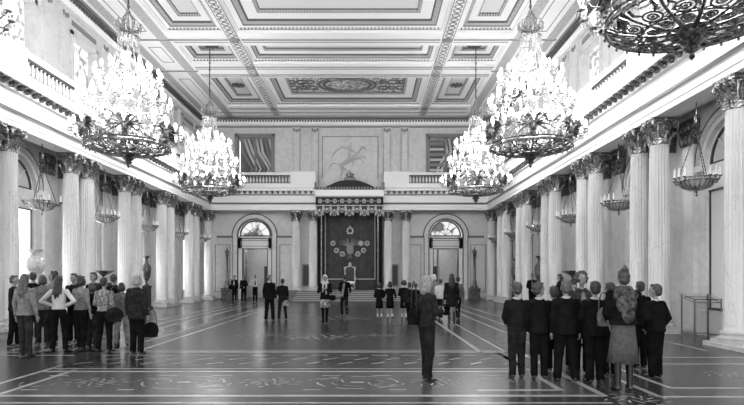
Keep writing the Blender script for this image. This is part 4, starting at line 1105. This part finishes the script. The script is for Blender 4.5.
    # ---- shoes (or boots)
    for s in (-1, 1):
        m = MB(); a = an[s]; cap(m, (a[0], a[1]-.02, a[2]-.02), (a[0]+s*.01, a[1]+.075, a[2]-.026), .024, .019, 10); cap(m, (a[0], a[1]-.012, a[2]-.01), (a[0], a[1]-.008, a[2]+(.19 if boots else .02)), .025, .03 if boots else .024)
        m.v = [(x, y, max(z, .004+(a[2]-.045)*H)) for x, y, z in m.v]
        rmesh(m, 'boot' if boots else 'shoe', shoe, root, vox*1.1)
    # ---- lower clothing
    if skirt is None:
        t = MB(); ell(t, (0, 0, .545), (.092*bulk, .066*bulk, .06)); ell(t, (0, 0, .60), (.082, .058, .05))
        for s in (-1, 1): cap(t, (s*.047, 0, .52), kn[s], .058*bulk, .044*bulk); cap(t, kn[s], (an[s][0], an[s][1]-.003, an[s][2]+.006), .043*bulk, .037*bulk)
        for s in (-1, 1): ell(t, kn[s], (.0455*bulk, .046*bulk, .09)); ell(t, (an[s][0], an[s][1], .07), (.038*bulk, .042*bulk, .035))
        rmesh(t, 'trousers', FAB[low], root, cv)
    else:
        t = MB(); N = 28; rows = []
        hw, hd = skirt[1], skirt[2]; z0 = skirt[0]
        prof = [(.64, .07, .052), (.58, .085, .06), (.53, .093, .066), (.53-(.53-z0)*.5, .093+(hw-.093)*.45, .066+(hd-.066)*.45), (z0, hw, hd), (z0, hw-.008, hd-.008), (.5, .08, .056)]
        vs = []; fs = []
        for (z, a, c) in prof:
            for i in range(N):
                th = 2*PI*i/N; wv = 1+.05*math.sin(th*7)*max(0, (.55-z)/.3); vs.append(S((a*wv*math.cos(th), c*wv*math.sin(th), z)))
        for r_ in range(len(prof)-1):
            for i in range(N): fs.append((r_*N+i, r_*N+(i+1) % N, (r_+1)*N+(i+1) % N, (r_+1)*N+i))
        fs.append(tuple(range(N))); fs.append(tuple((len(prof)-1)*N+i for i in range(N)))
        t.add(vs, fs); t.build('skirt', FAB[skirt[3]], root, 'all')
        if sock:
            for s in (-1, 1):
                m = MB(); cap(m, (an[s][0], an[s][1], an[s][2]), kn[s] if low != 'bare' else (an[s][0], an[s][1], .14), .024, .034)
                if low != 'bare': cap(m, kn[s], (s*.048, 0, .5), .034, .05)
                rmesh(m, 'stocking', FAB[sock], root, vox)
    # ---- jacket
    j = MB(); w_ = bulk
    ell(j, (0, 0, .735), (.094*w_, .066*w_, .095)); ell(j, (0, 0, .63), (.086*w_, .060*w_, .10)); cap(j, (-.082, -.003, .79), (.082, -.003, .79), .036, .036); cap(j, (-.03, -.004, .81), (.03, -.004, .81), .036, .036)
    R_ = [(.80, .07), (.765, .090), (.70, .094), (.635, .086), (.585, .091), (.545, .099), (.50, .103), (.44, .106), (.36, .112)]
    R_ = [q for q in R_ if q[0] > hem+.012]+[(hem, R_[[q[0] > hem+.012 for q in R_].index(False)][1] if hem > .36 else .113)]
    j.lathe([(r_*w_*H, z*H) for z, r_ in R_][::-1], 20, (0, lean*H*.1, 0), 0, 1, .72)
    for s in (-1, 1):
        sh = (s*.100, 0, .79); E = Vector(el[s]); Wv = Vector(wr[s]); cap(j, sh, el[s], .038*w_, .031*w_); cap(j, el[s], tuple(E+(Wv-E)*.92), .031*w_, .024*w_)
        if near: 
            mid = E*.85+Vector(sh)*.15; j.ell(S(mid), (.036*H, .036*H, .012*H), 8)
    j.v = [(x, y, max(z, hem*H-.02)) for x, y, z in j.v]
    rmesh(j, 'coat' if hem < .45 else 'jacket', FAB[top], root, cv)
    if open_front:
        m = MB(); ell(m, (0, .045, .70), (.035, .032, .11), 12); m.build('shirt', FAB[open_front], root, True)
    if collar:
        m = MB(); m.torus(S((0, .0, .842)), .033*H, .011*H, 20, 6, 0, None, 1.2); m.build('shirt_collar', FAB['white'], root, True)
    if cuffs:
        for s in (-1, 1):
            E = Vector(el[s]); Wv = Vector(wr[s]); m = MB(); cap(m, tuple(E+(Wv-E)*.88), tuple(E+(Wv-E)*1.02), .024, .023); m.build('cuff', FAB['white'], root, True)
    if scarf:
        m = MB(); m.torus(S((0, -.002, .835)), .045*H, .03*H, 20, 8, 0, None, 1.1)
        if scarf[1] == 'back': 
            ell(m, (0, -.045, .79), (.105, .05, .065)); ell(m, (0, -.064, .72), (.085, .038, .09)); ell(m, (.01, -.078, .64), (.055, .022, .08)); ell(m, (0, 0, .815), (.10, .05, .035))
        else: cap(m, (-.03, .05, .82), (-.035, .07, .62), .022, .018); cap(m, (.03, .05, .82), (.035, .072, .66), .022, .018)
        rmesh(m, 'scarf', FAB[scarf[0]], root, cv)
    # ---- hair
    kind, colr = hair
    m = MB(); hell(m, (0, -.014, .948), (.0475, .050, .056), 18)
    if kind == 'short': hell(m, (0, -.028, .915), (.040, .034, .035)); hell(m, (0, .022, .985), (.034, .024, .016)); 
    if kind == 'long':
        hell(m, (0, -.035, .90), (.047, .034, .06)); cap(m, (0, -.045, .90), (0, -.058, .77), .046, .036); cap(m, (-.034, -.03, .90), (-.05, -.052, .76), .026, .014); cap(m, (.034, -.03, .90), (.05, -.052, .77), .026, .014); cap(m, (-.015, -.06, .78), (-.012, -.07, .70), .03, .01); cap(m, (.018, -.06, .78), (.022, -.07, .72), .028, .01); hell(m, (0, .02, .982), (.036, .026, .016))
    if kind == 'bob':
        hell(m, (0, -.024, .905), (.053, .042, .055)); hell(m, (0, .018, .982), (.038, .03, .018))
        for s in (-1, 1): hell(m, (s*.044, .004, .91), (.013, .03, .05))
        if label.startswith('blonde'): ell(m, (0, -.03, .86), (.05, .034, .05)); cap(m, (-.04, -.005, .91), (-.045, .0, .83), .018, .01); cap(m, (.04, -.005, .91), (.045, .0, .83), .018, .01)
    if kind == 'curly':
        for q in range(26):
            a = q*2.4; z = .905+.1*(q/26); r_ = .05*math.cos((q/26-.3)*1.6); yy = r_*math.sin(a)-.018
            if yy > .022 and z < .965: continue
            hell(m, (r_*math.cos(a)*1.05, yy, z), (.02, .02, .02), 8)
    if kind == 'bun':
        hell(m, (0, -.03, .915), (.042, .034, .04)); hell(m, (0, -.03, 1.0), (.032, .03, .025)); hell(m, (.008, -.015, 1.03), (.014, .013, .016)); hell(m, (0, .015, .985), (.04, .03, .02))
    rmesh(m, 'hair', HAIRS[colr], root, vox, 1)
    return root, X, Y
def bag(label, px, py, Y, sz, yaw, m='black', strap=.35, name='shoulder_bag'):
    X = CX+(px-369)*Y/F; z = 1.65-(py-276)*Y/F
    root = empty(name, (X, Y, z-sz[2]/2), math.radians(yaw)); tag(root, label, 'bag')
    b = MB(); b.ell((0, 0, sz[2]*.45), (sz[0]/2, sz[1]/2, sz[2]*.5), 16); b.box(-sz[0]*.38, sz[0]*.38, -sz[1]*.42, sz[1]*.42, 0, sz[2]*.6)
    rmesh(b, 'pouch', FAB[m] if m in FAB else m, root, .012, 4, .5)
    h = MB(); h.tube([(sz[0]*.36*math.cos(PI*q/14), 0, sz[2]*.7+(strap+sz[2]*.3)*math.sin(PI*q/14)**.75) for q in range(15)], .010, 6); h.build('strap', SHOE, root, True)

LG = 'tour group standing on the left'; RG = 'school party standing on the right'; CG = 'children in dark dresses walking in the centre'; DG = 'visitors by the far left doorway'; BG = 'visitors walking behind the blonde woman'
P = person
# left group
P('person', 'person in dark jacket at the left end of the left crowd, turned right', 14, 346, 1.67, -75, 'dark', 'black', ('short', 'brown'), ('down', 'front'), 'shift', group=LG)
P('person', 'person with very long brown hair and light grey jacket, left end of crowd', 25, 357, 1.70, -8, 'lightgrey', 'jeans', ('long', 'mid'), 'down', 'shift', group=LG, near=True)
P('person', 'person in black behind the long haired one, under the pale urn', 33, 340, 1.75, 10, 'black', 'black', ('short', 'black'), 'down', group=LG)
P('person', 'dark haired person in mid grey top just right of the pale urn', 42.5, 345, 1.68, 25, 'midgrey', 'dark', ('bob', 'brown'), 'front', group=LG)
P('person', 'curly dark haired person in light top, tallest head above hands-on-hips visitor', 53, 342, 1.76, 150, 'lightgrey', 'dark', ('curly', 'black'), 'front', group=LG)
P('person', 'person in white sweater with both hands on hips, seen from behind', 59, 352, 1.66, 0, 'white', 'black', ('long', 'black'), 'hips', 'wide', hem=.56, group=LG, near=True, bulk=.95)
P('person', 'dark clothed person with short hair behind the light jacket visitor', 74, 342, 1.72, 170, 'dark', 'black', ('short', 'black'), 'front', group=LG)
P('person', 'person in light grey jacket and black trousers in the middle of left crowd', 81, 350, 1.66, -20, 'lightgrey', 'black', ('bob', 'black'), ('front', 'down'), 'shift', hem=.54, group=LG, near=True)
P('person', 'tall man in dark coat at the back of the left crowd', 93.5, 341, 1.75, 160, 'charcoal', 'black', ('short', 'brown'), 'front', hem=.4, group=LG)
P('person', 'person in dark jacket half hidden left of the checked sweater', 92, 348, 1.50, -5, 'dark', 'jeans', ('bob', 'brown'), 'down', group=LG)
P('person', 'person in checked sweater with a dark shoulder bag, left crowd', 104, 352, 1.62, -10, 'check', 'black', ('short', 'black'), ('front', 'down'), 'wide', hem=.55, group=LG, near=True)
P('person', 'dark haired person behind and right of the checked sweater', 113.5, 342, 1.70, 15, 'black', 'black', ('short', 'black'), 'down', group=LG)
P('person', 'shorter person in dark top and pale trousers beside the grey haired visitor', 121.5, 346, 1.50, 20, 'midgrey', 'lightgrey', ('bob', 'black'), 'front', 'wide', hem=.46, group=LG)
P('person', 'grey haired person in dark jacket at the right end of the left crowd', 136.5, 354, 1.68, -12, 'charcoal', 'black', ('bob', 'grey'), 'down', 'stand', hem=.44, group=LG, near=True, bulk=1.12)
bag('dark soft handbag hanging from the grey haired visitor\'s right hand', 151, 329, 11.95, (.34, .16, .34), 0, 'black', .26)
bag('dark shoulder bag on the hip of the checked sweater visitor', 114.5, 314, 12.0, (.36, .2, .34), 30, 'dark', .42)
# right group
B = dict(group=RG, near=True, child=True, collar=True)
P('person', 'boy in dark sweater standing alone at the left end of school party', 517, 378, 1.53, 3, 'navy', 'dark', ('short', 'brown'), ('low', 'front'), 'stand', hem=.54, bulk=1.04, **B)
P('person', 'boy in dark suit with head turned right, second in school party', 539, 379, 1.53, -10, 'black', 'black', ('short', 'brown'), 'down', 'stand', hem=.48, head=-55, bulk=1.04, **B)
P('person', 'dark clothed pupil hidden between the second boy and the boy in black', 553.5, 371, 1.45, 5, 'black', 'black', ('short', 'black'), 'down', group=RG, child=True)
P('person', 'broad boy in black jacket left of the smiling woman', 566, 381, 1.56, -5, 'black', 'black', ('short', 'mid'), 'down', 'wide', hem=.47, bulk=1.18, **B)
P('person', 'pupil behind the smiling woman, only part of the dark head showing', 573, 368, 1.52, 170, 'dark', 'black', ('short', 'black'), 'down', group=RG, child=True)
P('person', 'smiling woman with dark curly hair facing the viewer', 581.5, 374, 1.72, 178, 'tweed', 'black', ('curly', 'brown'), ('front', 'read'), 'stand', group=RG, near=True, open_front='lightgrey', hem=.46)
P('person', 'boy in black suit directly left of the woman in grey coat', 595, 383, 1.55, 0, 'black', 'black', ('short', 'black'), 'low', 'stand', hem=.47, bulk=1.15, **B)
P('person', 'dark clothed pupil whose shoulder shows left of the woman in grey coat', 610, 376, 1.52, 10, 'black', 'black', ('short', 'black'), 'down', group=RG, child=True)
P('person', 'woman with pinned up hair, patterned shawl and long grey skirt, from behind', 623.5, 391, 1.74, -4, 'black', 'black', ('bun', 'brown'), 'low', 'stand', skirt=(.235, .125, .105, 'coatgrey'), hem=.55, group=RG, near=True, scarf=('scarf', 'back'), sock='black', boots=True, bulk=1.2)
P('person', 'dark clothed person half hidden right of the woman in long skirt', 640, 369, 1.56, 10, 'black', 'black', ('short', 'black'), 'down', group=RG)
P('person', 'boy in dark jacket with hands in pockets at the right end', 655.5, 378, 1.50, 22, 'black', 'black', ('short', 'brown'), 'pocket', 'stand', hem=.50, head=25, bulk=1.2, **B)
bag('light handbag under the left arm of the woman in long skirt', 603.5, 316, 8.25, (.2, .12, .3), 0, 'midgrey', .2)
# blonde woman and walkers behind her
P('person', 'blonde woman in dark suit standing in the centre foreground, facing right', 426.5, 381, 1.66, -62, 'charcoal', 'dark', ('bob', 'blonde'), 'read', 'shift', hem=.52, near=True, bulk=1.05)
bag('black shoulder bag behind the blonde woman\'s hip', 414, 315, 8.8, (.2, .18, .3), -60, 'black', .38)
P('person', 'woman with long black hair, dark coat and bare legs, walking away', 451.5, 325.5, 1.74, 0, 'dark', 'bare', ('long', 'black'), 'down', 'walk', skirt=(.36, .11, .09, 'dark'), hem=.40, sock='black', boots=True, group=BG)
P('person', 'visitor in pale hat like hair peeping over the blonde woman\'s shoulder', 434, 318, 1.72, 15, 'lightgrey', 'dark', ('bob', 'white'), 'down', group=BG)
P('person', 'visitor in white shirt between the blonde woman and the long haired walker', 440.5, 319, 1.55, -10, 'white', 'dark', ('short', 'brown'), 'down', 'walk', group=BG)
P('person', 'person in dark jacket right of the long haired walker, half hidden', 458, 319, 1.62, 0, 'midgrey', 'dark', ('short', 'black'), 'down', 'walk2', group=BG)
bag('dark bag carried beside the long haired walker', 446.0, 309, 18.75, (.3, .18, .4), 0, 'black', .3)
# centre
P('person', 'man in black suit with feet apart, left of the centre', 269.5, 320.5, 1.69, -15, 'black', 'black', ('short', 'mid'), 'down', 'wide', head=-55, collar=True, hem=.46, bulk=1.12)
P('person', 'shorter person in dark jacket with pale emblem beside the man in suit', 282.5, 320, 1.55, 20, 'dark', 'dark', ('short', 'black'), ('front', 'down'), 'wide', open_front=None)
bag('dark and white bag held by the shorter person at left of centre', 286, 303, 20.9, (.24, .2, .22), 0, 'pattern', .15)
P('person', 'woman with white headscarf and patterned skirt facing the viewer', 325, 324.5, 1.70, 176, 'black', 'black', ('long', 'white'), 'chest', 'close', skirt=(.34, .105, .085, 'pattern'), hem=.50, sock='black', scarf=('white', 'front'), boots=True)
bag('small black handbag beside the woman in patterned skirt', 332.5, 297.5, 19.0, (.24, .14, .2), 0, 'black', .3)
P('person', 'man in dark clothes walking below the throne with a coat over his arm', 344.5, 316, 1.70, 20, 'black', 'dark', ('short', 'black'), ('front', 'out'), 'walk', hem=.48)
o = empty('carried_coat', (CX+(338.5-369)*23.2/F, 22.9, .62)); tag(o, 'pale coat hanging over the arm of the man below the throne', 'coat')
m = MB(); m.cap((-.22, 0, .12), (.16, 0, .22), .09, .07); m.cap((.16, 0, .22), (.25, 0, .7), .06, .05); rmesh(m, 'folded_cloth', FAB['lightgrey'], o, .016)
for (px, fy, H, lb, lg, yw, hd) in ((379.5, 319.5, 1.38, 'leftmost of the children in dark dresses, standing still', 'stand', 5, 0), (390, 320, 1.43, 'child in dark dress mid stride with one foot back', 'walk', 10, 0),
                                (404, 320, 1.46, 'child in dark dress with curly hair, third from the left of the children', 'stand', -15, 0)):
    P('person', lb, px, fy, H, yw, 'black', 'bare', ('bob' if H < 1.45 else 'curly', 'black'), 'front' if lg == 'stand' else 'out', lg, skirt=(.31, .105, .085, 'black'), hem=.52, sock='white', child=True, collar=True, cuffs=True, group=CG, head=hd)
P('person', 'child in dark clothes walking just left of the blonde woman', 409.5, 322, 1.40, -5, 'dark', 'black', ('short', 'black'), 'down', 'walk', child=True, group=CG)
P('person', 'child\'s dark head beside the blonde woman\'s shoulder', 415.5, 319, 1.36, 0, 'black', 'black', ('short', 'black'), 'down', child=True, group=CG)
# by the far left door
P('person', 'visitor in white shirt and dark vest, left of three at the far doorway', 234.5, 301.6, 1.70, 175, 'black', 'black', ('short', 'black'), 'down', open_front='white', group=DG)
P('person', 'visitor all in black, middle of three at the far doorway', 243.7, 302, 1.68, -170, 'black', 'black', ('bob', 'black'), ('front', 'down'), 'shift', group=DG)
P('person', 'visitor in white jacket, right of three at the far doorway', 255.2, 302, 1.72, 190, 'white', 'black', ('short', 'black'), 'hips', 'stand', open_front='black', hem=.56, group=DG)
bag('dark bag on the shoulder of the visitor left of three at the doorway', 230.9, 287, 36.05, (.34, .2, .3), 0, 'black', .35)
# among the right columns
P('person', 'man in black suit standing against the right columns in the distance', 532.3, 0, 1.76, 165, 'black', 'black', ('short', 'black'), 'front', 'stand', Y=26.6, open_front='midgrey')
P('person', 'dark haired woman in dark coat by a right column, left of smiling woman', 559.5, 0, 1.74, 60, 'dark', 'black', ('long', 'black'), 'chest', 'stand', Y=22.6, hem=.42)
